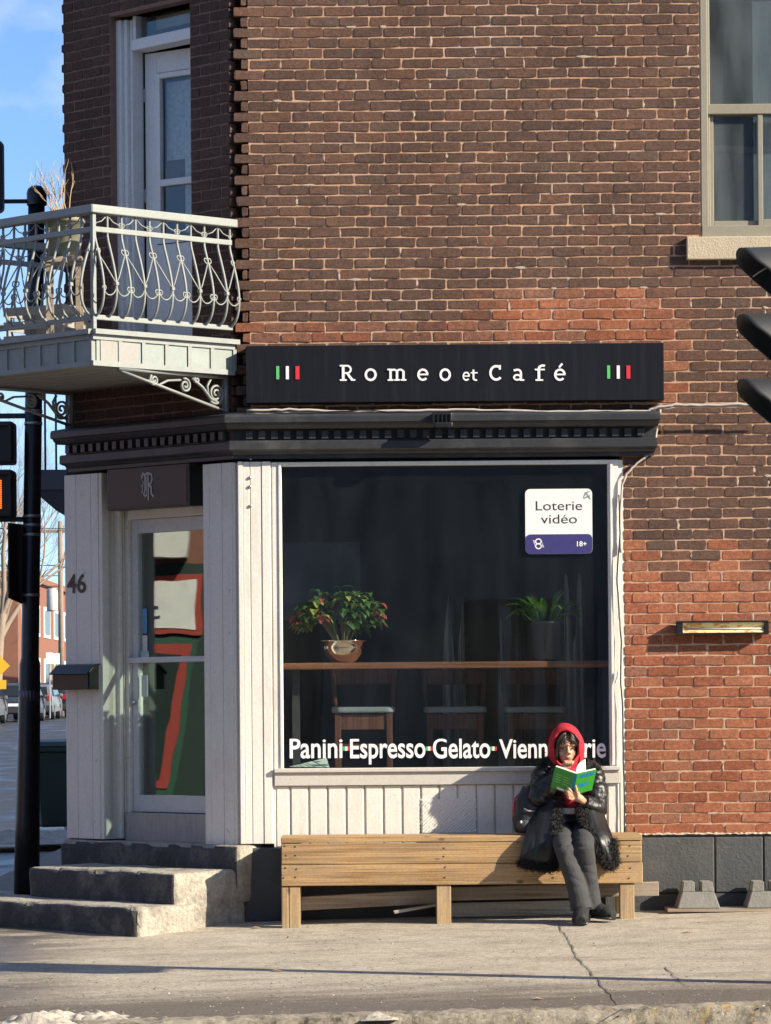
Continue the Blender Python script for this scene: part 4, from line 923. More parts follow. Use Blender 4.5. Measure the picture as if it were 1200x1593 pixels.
m = MB(); m.lathe([(.075,-.09),(.075,0),(.066,.028),(.04,.05),(0,.058)], 16); m.build('cap', MT['poleblk'], ps, loc=d_, smooth=True)
for y in (640, 659, 803, 817, 832, 926, 308, 342, 347):
    q = P(53, y, PY)-pb; f = q.z/d_.z; c = d_*f; rr_ = .0675 if f > .35 else .079; MB().tube([c-Vector((0,0,.011)), c+Vector((0,0,.011))], rr_, 18).build('band', MT['steel'], ps, smooth=True)
f = (P(50,1083,PY)-pb).z/d_.z; MB().tube([d_*f-Vector((0,0,.04)), d_*f+Vector((0,0,.04))], .0805, 18).build('sticker', mat('torn_sticker', (.16,.13,.16), .6, var=.9, vs=14), ps, smooth=True)
wk = thing('pedestrian_signal', 'black two-section pedestrian signal with lit orange hand left of the pole', 'pedestrian signal', P(-10, 805, PY))
for i, (y0, y1) in enumerate(((722, 656), (805, 731))):
    a, b = P(-46, y0, PY-.05)-wk.location, P(22, y1, PY-.05)-wk.location
    MB().box(a.x, b.x, -.12, .14, a.z, b.z).build('housing', MT['sigblk'], wk, bevel=.02)
    MB().box(a.x+.02, b.x-.02, -.155, -.1205, b.z-.035, b.z-.015).box(b.x-.035, b.x-.015, -.155, -.1205, a.z+.02, b.z-.036).box(a.x+.015, a.x+.035, -.155, -.1205, a.z+.02, b.z-.036).build('hood', MT['sigblk'], wk)
    if i == 1:
        g = MB(); hz_ = (b.z-a.z); cx = (a.x+b.x)/2-.048
        for r in range(13):
            for c in range(9): g.box(cx-.085+c*.024, cx-.068+c*.024, -.1245, -.1215, a.z+.06+r*.0165, a.z+.071+r*.0165)
        tag(g.build('lit_hand', mat('orange_led', (1.0,.13,.015), .4, var=.1, emit=1.3), wk), kind='stuff')
for y in (647, 808): q = P(20, y, PY)-wk.location; MB().box(q.x-.25, q.x+.12, -.02, .02, q.z-.018, q.z+.018).build('arm', MT['sigblk'], wk)
sb = thing('sign_back', 'dark back of a narrow street sign turned edge-on beside the pole', 'sign', P(27, 878, PY))
a, b = P(17, 938, PY)-sb.location, P(37, 815, PY)-sb.location
MB().hexa([(a.x,-.18,a.z+.03),(b.x,.16,a.z-.02),(b.x+.012,.16,a.z-.02),(a.x+.012,-.18,a.z+.03)], [(a.x,-.18,b.z+.0),(b.x,.16,b.z),(b.x+.012,.16,b.z),(a.x+.012,-.18,b.z)]).build('panel', MT['poleblk'], sb)
MB().box(.03,.12,.0,.03,-.25,-.22).build('clamp', MT['steel'], sb)
nsn = thing('street_name_sign', 'edge of a dark rounded sign on an arm at the pole top', 'sign', P(0, 270, PY))
a, b = P(-60, 332, PY)-nsn.location, P(6, 219, PY)-nsn.location
MB().prism(rrect(a.x, b.x, a.z, b.z, .04), -.02, .02).build('panel', mat('grey_sign_edge', (.10,.12,.15), .4), nsn)
MB().prism(rrect(a.x+.01, b.x-.012, a.z+.012, b.z-.012, .035), -.024, -.0205).build('face', MT['poleblk'], nsn)
q = P(30, 313, PY)-nsn.location; MB().box(b.x-.01, q.x+.14, -.015, .015, q.z-.014, q.z+.014).build('arm', MT['poleblk'], nsn)
# ------------------------------------------------------------------ wheelie bin and snow
wb = thing('wheelie_bin', 'dark green wheelie bin standing by the side street', 'bin', (-3.86, 17.8, gz(-3.8,18)-.01), R(20))
MT['bin'] = mat('dark_green_plastic', (.028,.05,.04), .5, var=.15, vs=5)
m = MB(); m.hexa([(-.21,-.24,.06),(.21,-.24,.06),(.21,.20,.06),(-.21,.20,.06)], [(-.30,-.36,.95),(.30,-.36,.95),(.30,.34,.95),(-.30,.34,.95)]); m.build('body', MT['bin'], wb, bevel=.03)
MB().box(-.33,.33,-.39,.36,.93,.985).build('rim', MT['bin'], wb, bevel=.015)
MB().hexa([(-.32,-.40,.99),(.32,-.40,.99),(.32,.38,.99),(-.32,.38,.99)], [(-.27,-.34,1.05),(.27,-.34,1.05),(.27,.36,1.07),(-.27,.36,1.07)]).build('lid', MT['bin'], wb, bevel=.02)
for s in (-.24,.2): MB().tube([(s,.24,.11),(s+.05,.24,.11)], .11, 16).build('wheel', MT['poleblk'], wb)
MB().tube([(-.26,.40,.98),(-.26,.46,.99),(.26,.46,.99),(.26,.40,.98)], .014, 6).build('handle', MT['bin'], wb)
def mound(name, cx, cy, rx, ry, h, label, seed, mt='snow', n=34, zfun=gz, amp=1.0):
    m = MB(); vs = []; fs = []
    for j in range(n+1):
        for i in range(n+1):
            u, v = i/n*2-1, j/n*2-1; d = math.sqrt(u*u+v*v); f = max(0, 1-d*d)
            q = Vector((u*rx*5+seed, v*ry*5, seed*.3)); e = f**.8*h*(.55+amp*(mn.noise(q)*.6+abs(mn.noise(q*3.1))*.55))
            x, y = cx+u*rx*(1+.1*mn.noise(q*2)), cy+v*ry; vs.append((x, y, zfun(x, y)-.015+e))
    w = n+1
    for j in range(n):
        for i in range(n): fs.append((j*w+i, j*w+i+1, (j+1)*w+i+1, (j+1)*w+i))
    return tag(m.add(vs, fs).build(name, MT[mt], smooth=True), label, 'snow')
mound('snow_patch', -3.9, 15.2, .9, 1.0, .14, 'old snow patch at the foot of the wheelie bin', 2)
mound('snow_heap', P(112,1575,-4.7).x, -4.72, .40, .26, .055, 'crumpled dirty snow heap on the kerb at the bottom left', 5, n=60, amp=1.5)
mound('snow_heap', P(30,1590,-4.9).x, -4.98, .42, .16, .07, 'low crust of dirty snow at the bottom left corner of the photo', 8, n=50, amp=1.4)
mound('snow_heap', P(590,1592,-4.9).x, -4.97, .10, .06, .05, 'small snow lump on the kerb below the bench middle', 11, n=24, amp=1.4)
# crack across the pavement, and grit
def gpt(px, py):
    """photo pixel on the pavement -> ground point"""
    lo, hi = -6.0, 6.0
    for _ in range(40):
        mid = (lo+hi)/2; p = P(px, py, mid)
        if p.z > gz(p.x, mid): lo = mid
        else: hi = mid
    return P(px, py, (lo+hi)/2)
rr = random.Random(6)
def crack(pix, w, name):
    pts = [gpt(*p) for p in pix]; q = []
    for i in range(len(pts)-1):
        for k in range(8): q.append(pts[i].lerp(pts[i+1], k/8)+Vector((rr.uniform(-.012,.012), 0, 0)))
    q.append(pts[-1]); m = MB(); vs = []
    for p in q:
        ww = w*rr.uniform(.4, 1.3); vs += [(p.x-ww, p.y, gz(p.x,p.y)+.004), (p.x+ww, p.y, gz(p.x,p.y)+.004)]
    m.add(vs, [(2*i, 2*i+1, 2*i+3, 2*i+2) for i in range(len(q)-1)]); return tag(m.build(name, mat('dark_crack', (.13,.11,.09), .95, var=.4, vs=30)), kind='structure')
crack([(868,1438),(884,1462),(897,1490),(925,1520),(950,1548),(972,1575),(980,1590)], .0048, 'pavement_crack')
crack([(1035,1505),(1055,1525),(1072,1537)], .004, 'pavement_crack')
g = MB()
for i in range(2600):
    px, py = rr.uniform(-10, 1210), rr.choice([rr.uniform(1425,1580), rr.uniform(1520,1585)])
    if px < 215 and py < 1462: continue
    p = gpt(px, py); s = rr.uniform(.002,.006)*(1.6 if rr.random() < .06 else 1)
    vs = [(p.x+s*rr.uniform(.6,1.4)*math.cos(a), p.y+s*rr.uniform(.6,1.4)*math.sin(a), p.z+.001) for a in (0,1.6,3.1,4.7)]+[(p.x, p.y, p.z+s*rr.uniform(.5,1))]
    g.add(vs, [(0,1,4),(1,2,4),(2,3,4),(3,0,4)], 0 if rr.random() < .72 else 1)
tag(g.build('grit', [mat('dark_grit', (.12,.10,.085), .9), mat('pale_grit', (.5,.47,.42), .9)]), 'loose grit scattered over the pavement', 'grit', kind='stuff')
for px, py, lab in ((398,1445,'dead leaf on the pavement left of the bench leg'),(430,1512,'pink scrap on the pavement left of centre'),(1070,1452,'dry leaf on the pavement below the deck blocks'),(836/1.0,1556,'small pale scrap near the kerb')):
    p = gpt(px, py); m = MB(); m.add([(p.x-.03,p.y-.01,p.z+.006),(p.x,p.y-.02,p.z+.012),(p.x+.035,p.y,p.z+.005),(p.x,p.y+.02,p.z+.014)], [(0,1,2,3)]); o = m.build('leaf_scrap', mat('scrap', (.45,.30,.22), .8)); so = o.modifiers.new('t','SOLIDIFY'); so.thickness = .001; tag(o, lab, 'litter', 'litter on the pavement')
# ------------------------------------------------------------------ far side of the street: parked cars, trees, pole, houses
MT['tyre'] = mat('tyre_rubber', (.015,.015,.016), .8); MT['carglass'] = mat('dark_car_glass', (.02,.025,.03), .08, var=.1); MT['rim'] = mat('alloy_rim', (.35,.35,.36), .35, .7); MT['tail'] = mat('red_tail_lamp', (.35,.02,.02), .25); MT['bump_'] = mat('bumper_plastic', (.03,.03,.032), .6)
def car(x, y, col, lab, suv=1.0):
    o = thing('parked_car', lab, 'car', (x, y, gz(x,y)-.09), group='cars parked along the side street')
    pm = mat('car_paint_'+str(y), col, .3, .3, var=.08, dirt=.4, dcol=(.22,.21,.2), ds=4)
    h = 1.62*suv
    # side profile (y along the car, z), rear towards the camera
    prof = [(-2.2,.42),(-2.22,.85),(-2.12,1.05),(-1.85,h*.96),(-1.55,h),(.0,h),(.55,h*.96),(1.15,1.02),(2.1,.88),(2.25,.65),(2.2,.36),(-2.1,.30)]
    m = MB(); n = len(prof); vs = []
    for f, inset in ((-1,.0),(-.86,1),(0,1),(.86,1),(1,.0)):
        for (a, z) in prof:
            nar = .90*(1-.16*max(0,(z-.95)/(h-.95))) if z > .95 else .90
            vs.append((f*nar, a*(1 if inset else .985), z if inset else z*.985+.005))
    fs = [tuple(range(n)), tuple(range(5*n-1, 4*n-1, -1))]+[(k*n+i, k*n+(i+1) % n, (k+1)*n+(i+1) % n, (k+1)*n+i) for k in range(4) for i in range(n)]
    m.add(vs, fs).build('body', pm, o, bevel=.03)
    MB().hexa([(-.66,-2.15,1.08),(.66,-2.15,1.08),(.66,-2.10,1.08),(-.66,-2.10,1.08)], [(-.60,-1.93,h*.93),(.60,-1.93,h*.93),(.60,-1.88,h*.93),(-.60,-1.88,h*.93)]).build('rear_window', MT['carglass'], o)
    for s in (-1, 1):
        MB().hexa([(s*.905,-1.7,1.05),(s*.905,.95,1.05),(s*.87,.95,1.05),(s*.87,-1.7,1.05)], [(s*.805,-1.45,h*.93),(s*.805,.35,h*.93),(s*.77,.35,h*.93),(s*.77,-1.45,h*.93)]).build('side_window', MT['carglass'], o)
        MB().box(s*.62,s*.86,-2.235,-2.16,.82,1.05).build('tail_light', MT['tail'], o, bevel=.02); MB().box(s*.90,s*1.05,.72,.84,1.0,1.14).build('mirror', pm, o, bevel=.03)
        for yy in (-1.4, 1.35):
            w = MB().tube([(s*.70,yy,.33),(s*.905,yy,.33)], .33, 20).build('wheel', MT['tyre'], o, bevel=.03); MB().tube([(s*.90,yy,.33),(s*.915,yy,.33)], .20, 14).build('rim', MT['rim'], w)
    MB().box(-.88,.88,-2.28,-2.15,.34,.62).build('bumper', MT['bump_'], o, bevel=.04); MB().box(-.26,.26,-2.29,-2.281,.64,.76).build('number_plate', MT['signwhite'], o)
    return o
car(-16.55, 119, (.16,.17,.18), 'silver-grey car, leftmost in the far parked row', 1.02); car(-15.6, 125.5, (.05,.06,.08), 'dark blue-grey car second in the far parked row')
car(-15.5, 132, (.22,.22,.22), 'grey car behind the pole in the far parked row', .95); car(-15.45, 138.5, (.02,.025,.04), 'black car just right of the pole in the far row', .98); car(-15.4, 145.5, (.12,.13,.15), 'dark grey car near the mailbox in the far row', 1.05); car(-15.4, 152, (.03,.035,.05), 'dark car farthest away in the parked row', 1.0)
MT['bark'] = mat('grey_brown_bark', (.26,.20,.15), .95, var=.3, vs=3, bump=.02, bs=6)
def tree(x, y, h, r, seed, lab, lean=0):
    rn = random.Random(seed); o = thing('bare_tree', lab, 'tree', (x, y, gz(x,y)-.1), group='bare winter trees along the side street')
    tk = MB(); bt = MB()
    def grow(p, d, L, rad, lev):
        n = 4; pts = [p]; rs = [rad]; dd = d.copy()
        for k in range(n):
            dd = (dd+Vector((rn.uniform(-1,1), rn.uniform(-1,1), rn.uniform(-.3,.6)))*.16).normalized(); p = p+dd*L/n; pts.append(p); rs.append(rad*(1-.42*(k+1)/n))
        (tk if lev < 2 else bt).tube(pts, rs, 7 if lev < 2 else (4 if lev < 4 else 3), cap=False)
        if lev >= 6: return
        nb = 3 if lev < 4 else 4
        for b in range(nb):
            f = rn.uniform(.45, 1.0) if b else 1.0; i = min(n, max(1, int(f*n+.5))); a = rn.uniform(0, 6.283); sp = rn.uniform(.35,.8) if b else rn.uniform(.1,.35)
            u = dd.orthogonal().normalized(); v = dd.cross(u); nd = (dd*math.cos(sp)+(u*math.cos(a)+v*math.sin(a))*math.sin(sp)+Vector((0,0,.12))).normalized()
            grow(pts[i], nd, L*rn.uniform(.6,.82), rs[i]*rn.uniform(.6,.75), lev+1)
    grow(Vector((0,0,0)), Vector((lean,0,1)).normalized(), h*.30, r, 0)
    tk.build('trunk', MT['bark'], o, smooth=True); bt.build('crown', MT['bark'], o, smooth=True); return o
tree(-18.2, 108, 15, .30, 1, 'tall bare tree at the left edge, nearest the pole'); tree(-17.3, 130, 16, .32, 2, 'bare tree just left of the pole behind the cars'); tree(-20.5, 160, 17, .3, 3, 'bare tree behind the utility pole', .05); tree(-19.5, 145, 15, .28, 7, 'bare tree between the pole and the brick house', .06)
tree(-24, 185, 18, .3, 5, 'far bare tree over the brick house roof'); tree(-15.9, 175, 15, .26, 9, 'far bare tree beside the white corner panel')
up = thing('utility_pole', 'wooden utility pole with crossarm and grey transformer', 'utility pole', (-15.45, 143, gz(-15,143)-.1))
MB().tube([(0,0,0),(0,0,9.3)], [.15,.11], 10).build('shaft', MT['bark'], up, smooth=True); MB().box(-1.7,.4,-.06,.06,8.75,8.9).build('crossarm', MT['bark'], up)
m = MB(); m.lathe([(0,5.0),(.26,5.0),(.27,5.1),(.27,6.0),(.2,6.1),(0,6.12)], 14, (-.4,-.1,0)); m.build('transformer', mat('transformer_grey', (.45,.46,.46), .5), up, smooth=True)
for x in (-1.6,-.9,.3): MB().tube([(x,0,8.9),(x,0,9.1)], .05, 6).build('insulator', MT['steel'], up)
for i, (z, xo) in enumerate(((8.95,-1.6),(8.95,.3),(7.2,0),(6.7,0),(6.2,0))):
    q = [Vector((-15.45+xo-(i+1)*.0-40*t, 143-60*t, gz(-15,143)+z-.1+2.2*(t*t-t)*4*.3)) for t in lin(0,1,14)]; tag(MB().tube(q, .02, 4).build('overhead_wire', MT['cabled']), 'overhead wire on the far pole, number %s from the top' % ('one','two','three','four','five')[i], 'wire', 'overhead wires')
hb = thing('brick_house', 'orange-red brick building with white windows behind the utility pole', 'building', (-21, 185, gz(-21,185)-.2))
MT['farbrick'] = mat('far_orange_brick', (.24,.105,.065), .9, var=.2, vs=2)
MB().box(-12, 0, -9, 55, 0, 7.6).build('wall', MT['farbrick'], hb); MB().box(-12.2, .25, -9.2, 55.2, 7.6, 7.95).build('parapet', MT['farbrick'], hb)
for i in range(9):
    for z in (1.2, 4.4):
        w = MB().box(-.02, .06, -7+i*6.5, -3.2+i*6.5, z, z+1.9).build('window', MT['signwhite'], hb); MB().box(.061, .075, -6.7+i*6.5, -3.5+i*6.5, z+.2, z+1.7).build('pane', MT['carglass'], w)
hr = thing('red_house', 'low dark red house with a white porch at the far left', 'house', (-22.5, 150, gz(-22,150)-.2))
MB().box(-8, 0, -5, 8, 0, 5.2).build('wall', mat('dark_red_siding', (.20,.05,.045), .8), hr); MB().prism([(-8.3,5.2),(.3,5.2),(-4,7.8)], -5.2, 8.2).build('roof', MT['poleblk'], hr)
for yy in (-5.6,-3.0): MB().tube([(.9,yy,0),(.9,yy,3.0)], .12, 8).build('porch_post', MT['signwhite'], hr)
MB().box(.0,1.2,-6,-2.5,3.0,3.3).build('porch_roof', MT['signwhite'], hr); MB().box(.8,1.0,-6,-2.5,.0,.9).build('porch_rail', MT['signwhite'], hr)
yw_ = thing('warning_sign', 'yellow diamond warning sign beyond the parked cars at the left edge', 'sign', (-15.0, 112, gz(-15,112)))
MB().prism([(-.45,2.25),(0,1.8),(.45,2.25),(0,2.7)], -.02, .0).build('panel', mat('sign_yellow', (.75,.42,.02), .5), yw_); MB().box(-.3,.3,-.02,0,1.35,1.7).build('plate', mat('sign_yellow2', (.75,.42,.02), .5), yw_); MB().tube([(0,.03,-.1),(0,.03,2.6)], .03, 8).build('post', MT['steel'], yw_)
for i, (px, lab) in enumerate(((77,'white parking sign on a thin post right of the black pole'),(88,'white and green street sign nearest the mailbox'))):
    Y = 128+6*i; p = P(px, 1030, Y); o = thing('parking_sign', lab, 'sign', (p.x, Y, gz(p.x,Y)))
    MB().box(-.15,.15,-.02,0,2.35,2.85).build('panel', MT['signwhite'], o); MB().tube([(0,.03,0),(0,.03,2.9)], .035, 8).build('post', MT['steel'], o)
    if i: MB().box(-.1,.3,-.03,-.021,2.1,2.3).build('plate', MT['green'], o)
# a second balcony farther along the side wall
b2 = thing('side_balcony', 'dark blue-grey balcony farther along the side wall behind the pole', 'balcony', (-2.17, 7.0, 0))
bl = mat('blue_grey_paint', (.12,.135,.16), .6, var=.1)
z0, z1 = P(80, 782, 6).z, P(80, 728, 6).z
MB().box(-.75,-.001,-.8,1.2,z0+.12,z1).build('deck', bl, b2); MB().hexa([(-.55,-.7,z0-.05),(0,-.7,z0-.05),(0,1.1,z0-.05),(-.55,1.1,z0-.05)], [(-.74,-.78,z0+.119),(0,-.78,z0+.119),(0,1.18,z0+.119),(-.74,1.18,z0+.119)]).build('soffit', bl, b2)
MB().box(-.74,-.70,-.78,1.18,z1+.86,z1+.90).box(-.74,0,-.80,-.76,z1+.86,z1+.90).build('top_rail', MT['blackm'], b2)
for i in range(8): MB().tube([(-.72+.09*i,-.78,z1),(-.72+.09*i,-.78,z1+.87)], .010, 5).build('baluster', MT['blackm'], b2)
# ------------------------------------------------------------------ across the streets (they show in the panes)
ob = thing('opposite_building', 'brick row across the street mirrored dimly in the shop window', 'building', (0, -26.5, gz(0,-26)-.1))
MT['obrick'] = mat('opposite_grey_brick', (.20,.19,.19), .9, var=.3, vs=2)
MB().box(-17, 14, -9, 0, 0, 13.0).build('wall', MT['obrick'], ob); MB().box(-17.2, 14.2, -.1, .25, 13.0, 13.5).build('parapet', MT['cornice'], ob)
for i in range(9):
    for z in (1.0, 5.4, 9.4):
        w = MB().box(-15.5+i*3.3, -14.0+i*3.3, .0, .05, z, z+2.2).build('window', MT['obrick'], ob); MB().box(-15.4+i*3.3, -14.1+i*3.3, .051, .06, z+.1, z+2.1).build('pane', MT['carglass'], w)
for i, x in enumerate((.8, 1.6, 2.1, 3.0)): MB().box(x, x+.16, .06, .3, 0, 3.0).build('porch_post', MT['obrick'], ob)
cs = thing('corner_store', 'sunlit store with white, red and green sign frames mirrored in the door glass', 'building', (-15, .12, gz(-15,0)-.1))
MB().box(-6, -.03, -6, 7, 0, 5.5).build('wall', mat('store_brick', (.22,.10,.07), .9, var=.3, vs=9), cs)
MT['sgreen'] = mat('store_green', (.02,.085,.05), .5, var=.1); MT['sred'] = mat('store_red', (.36,.045,.03), .5, var=.1)
def yb(y0, y1, z0, z1, x, th, mt, name, k=0.0, zz=2.3):
    def v(x_, y, z): return (x_, y+(zz-z)*k, z)
    return MB().hexa([v(x,y0,z0),v(x+th,y0,z0),v(x+th,y1,z0),v(x,y1,z0)], [v(x,y0,z1),v(x+th,y0,z1),v(x+th,y1,z1),v(x,y1,z1)]).build(name, mt, cs)
yb(1.20, 3.4, .62, 2.30, .0, .05, MT['sgreen'], 'green_frame', .2); yb(1.27, 3.3, .70, 2.23, .05, .03, MT['sred'], 'red_frame', .2); yb(1.37, 3.1, .80, 2.13, .08, .02, mat('store_pane', (.03,.045,.04), .2, var=.4, vs=3), 'pane', .2)
yb(1.17, 3.4, 2.34, 2.98, .0, .10, MT['sred'], 'sign_border'); yb(1.23, 3.3, 2.40, 2.92, .10, .02, mat('store_white', (.78,.76,.70), .6), 'sign_board')
word('est', 1.5, 2.3, 2.50, 2.72, 0, 'print', dk, cs, bold=.02, M4=Matrix.Translation((.125,3.9,0)) @ Matrix.Rotation(R(-90), 4, 'Z'))
yb(-2.5, 3.6, .55, 3.1, -.02, .015, mat('dark_green_panel', (.012,.035,.025), .5), 'green_panel'); yb(1.3, 1.75, 3.15, 3.9, .0, .5, MT['white'], 'balcony')
for y in (2.1, 2.5): yb(y, y+.12, 0, .6, .03, .1, MT['sred'], 'red_pipe')
# ------------------------------------------------------------------ inside the shop window
MT['bar'] = wood_mat('varnished_bar_wood', (.27,.105,.045), (.16,.06,.025), 'x'); MT['chairw'] = wood_mat('dark_chair_wood', (.15,.056,.03), (.09,.034,.02), 'z'); MT['seatg'] = mat('grey_vinyl_seat', (.26,.29,.29), .4)
zl1, zl0 = P(700, 1030, .3).z, P(700, 1040, .3).z
bl_ = thing('window_bar', 'varnished wooden bar ledge running across inside the shop window', 'counter')
MB().box(GX0-.02, GX1+.06, .16, .52, zl0, zl1).build('ledge', MT['bar'], bl_, bevel=.006)
for x in (GX0+.05, GX1-.02): MB().box(x, x+.05, .30, .36, .445, zl0-.001).build('support', MT['room'], bl_)
def stool(px, lab, Y=.78):
    zs = P(px, 1103, Y).z-.44; o = thing('bar_chair', lab, 'chair', (P(px,1100,Y).x, Y, .445), group='bar chairs inside the window')
    m = MB(); m.prism(rrect(-.21,.21,-.20,.20,.06), zs-.03, zs+.012, ax='z'); m.build('seat', MT['seatg'], o, bevel=.012)
    for x in (-.17,.17):
        for y in (-.16,.16): MB().box(x-.02, x+.02, y-.02, y+.02, 0, zs-.032).build('leg', MT['chairw'], o, bevel=.003)
        MB().tube([(x*1.12,.19,zs-.03),(x*1.2,.22,zs+.2),(x*1.22,.26,zs+.27)], .016, 8).build('back_post', MT['chairw'], o, smooth=True)
    for y in (-.16,.16): MB().box(-.15,.15,y-.012,y+.012,zs-.14,zs-.04).build('apron', MT['chairw'], o); MB().box(-.149,.149,y-.012,y+.012,zs-.27,zs-.235).build('stretcher', MT['chairw'], o)
    m = MB(); m.prism([(-.20,zs+.16),(.20,zs+.16),(.21,zs+.26),(-.21,zs+.26)], .225, .245); m.build('backrest', MT['chairw'], o, bevel=.006)
stool(566, 'wooden bar chair with grey seat below the poinsettia', .56); stool(708, 'second wooden bar chair inside the window from the left'); stool(833, 'bar chair inside the window below the peace lily')
def leaf(m, base, d, L, w, droop, rn, mi=0, fold=.25):
    """pointed leaf with a folded midrib, 6 rows"""
    d = Vector(d).normalized(); side = d.cross(Vector((0,0,1)))
    if side.length < .01: side = Vector((1,0,0))
    side.normalize(); vs = []; p = Vector(base); n = 5
    prof = [.12,.75,1.0,.8,.42,.02]
    for k in range(n+1):
        up = side.cross(d).normalized(); ww = w*prof[k]
        vs += [p-side*ww+up*ww*fold, p, p+side*ww+up*ww*fold]
        p = p+d*L/n; d = (d+Vector((0,0,-droop/n))).normalized()
    fs = []
    for k in range(n): fs += [(3*k,3*k+1,3*k+4,3*k+3),(3*k+1,3*k+2,3*k+5,3*k+4)]
    m.add(vs, fs, mi)
def leaf_mat(name, c, c2):
    mm, t, b, o = nodes(name); c_ = mixc(t, noise(t, 14, detail=2), c, c2); t.links.new(c_, b.inputs['Base Color']); b.inputs['Roughness'].default_value = .4
    tl = N(t, 'ShaderNodeBsdfTranslucent'); t.links.new(c_, tl.inputs[0]); mx = N(t, 'ShaderNodeMixShader'); mx.inputs[0].default_value = .3; t.links.new(b.outputs[0], mx.inputs[1]); t.links.new(tl.outputs[0], mx.inputs[2]); t.links.new(mx.outputs[0], o.inputs[0]); return mm
LG = [leaf_mat('poinsettia_green', (.05,.13,.03), (.10,.22,.05)), leaf_mat('poinsettia_red', (.42,.05,.05), (.55,.16,.12)), leaf_mat('poinsettia_yellow', (.30,.36,.08), (.42,.45,.12))]
pc = P(534, 1030, .30); po = thing('poinsettia', 'poinsettia with green and red leaves in a shiny copper bowl on the bar', 'plant', (pc.x, .30, zl1))
m = MB(); m.lathe([(0,.0),(.06,.0),(.085,.012),(.125,.06),(.138,.10),(.140,.135),(.165,.143),(.165,.147),(.135,.140),(.128,.10),(0,.09)], 32); m.build('bowl', mat('copper_bowl', (.78,.64,.54), .1, 1.0, var=.1), po, smooth=True)
rn = random.Random(8)
st_ = MB(); lv = [MB(), MB(), MB()]; rd = Vector((0,0,.12))
for i in range(40):
    a = rn.uniform(0,6.283); r = .27*math.sqrt(rn.uniform(.05,1)); tip = Vector((r*math.cos(a)*1.12, r*math.sin(a)*.62, .28+.20*(1-(r/.29)**2)+rn.uniform(-.04,.03)))
    st_.tube([rd+Vector((tip.x*.15,tip.y*.15,0)), rd.lerp(tip,.5)+Vector((0,0,.05)), tip], [.006,.005,.003], 5)
    hot = rn.random() < .38
    for k in range(12):
        b = a+rn.uniform(-2.4,2.4); mi = 1 if hot and k < 4 else (2 if rn.random() < .12 else 0)
        L = rn.uniform(.055,.115); leaf(lv[mi], tip+Vector((rn.uniform(-.03,.03),rn.uniform(-.03,.03),rn.uniform(-.09,.02))), (math.cos(b),math.sin(b)*.8,rn.uniform(-.1,.5)), L, L*.30, rn.uniform(1.0,2.4), rn)
st_.build('stems', mat('plant_stem', (.16,.14,.06), .7), po)
for i, nm in enumerate(('leaves','red_bracts','yellow_leaves')): tag(lv[i].build(nm, LG[i], po, smooth=False, fix=False), kind='stuff')
pc = P(850, 1030, .30); pe = thing('peace_lily', 'green arching leafy plant in a dark pot on the bar', 'plant', (pc.x-.01, .255, zl1))
m = MB(); m.lathe([(0,0),(.085,0),(.10,.02),(.118,.24),(.125,.245),(.125,.26),(.108,.26),(.104,.22),(0,.22)], 26); m.build('pot', mat('dark_blue_pot', (.018,.022,.032), .35), pe, smooth=True)
m = MB()
for i in range(46):
    a = rn.uniform(0,6.283); el = rn.uniform(.7,1.9); d = Vector((math.cos(a), math.sin(a)*.45, el)).normalized(); b0 = Vector((math.cos(a)*.04, math.sin(a)*.04, .21)); L0 = rn.uniform(.05,.16)
    b1 = b0+d*L0; m.tube([b0,b1], .0025, 3); leaf(m, b1, d, rn.uniform(.13,.22), rn.uniform(.016,.032), rn.uniform(1.2,2.6), rn)
tag(m.build('leaves', leaf_mat('lily_green', (.06,.19,.02), (.13,.30,.03)), pe, fix=False), kind='stuff')
mbd = thing('reflection_panel', 'dim blue panel standing in for a faint reflection behind the poinsettia', 'panel')
a, b = P(425, 965, 2.4), P(560, 843, 2.4); MB().box(a.x, b.x, 2.40, 2.43, a.z, b.z).build('board', mat('blue_reflection', (.10,.14,.28), .5), mbd); MB().box(a.x+.3, a.x+.34, 2.435, 2.47, .445, a.z+.3).build('stand', MT['room'], mbd)  # panel added in place of a faint blue reflection in the window
fb = P(450, 1195, .12); q = [P(450,1193,.1), P(513,1194,.1), P(508,1179,.16)]
m = MB(); m.add([q[0],q[1],q[2],q[0]+Vector((0,.03,0)),q[1]+Vector((0,.03,0)),q[2]+Vector((0,.03,0))], [(0,1,2),(5,4,3),(0,3,4,1),(1,4,5,2),(2,5,3,0)]); tag(m.build('folded_card', mat('mint_card', (.50,.62,.52), .6)), 'pale mint folded card leaning at the bottom left of the shop window', 'card')
cu = thing('reflection_strips', 'pale strips standing in for blurred reflections in the right half of the shop window', 'curtain')
dm_ = mat('grey_reflection_strip', (.40,.38,.34), .9, var=.35, vs=9, sc3=(6,1,.4))  # added strips imitate blurred upright reflections in the shop glass
for (x0, x1, y0, y1) in ((690,726,985,1210),(776,790,1010,1210),(804,818,985,1210),(880,912,945,1215)):
    a, b = P(x0, y1, 1.3), P(x1, y0, 1.3); n = 10; m = MB(); xs = lin(a.x, b.x, n)
    m.add([(x, 1.3+.03*math.sin(i*1.9), a.z-.3) for i, x in enumerate(xs)]+[(x-.02*i/n, 1.3+.03*math.sin(i*1.9), b.z+.25*math.sin(i*.9+x0)) for i, x in enumerate(xs)], [(i,i+1,n+2+i,n+1+i) for i in range(n)]); o = m.build('fold', dm_, cu, smooth=True); so = o.modifiers.new('t','SOLIDIFY'); so.thickness = .004
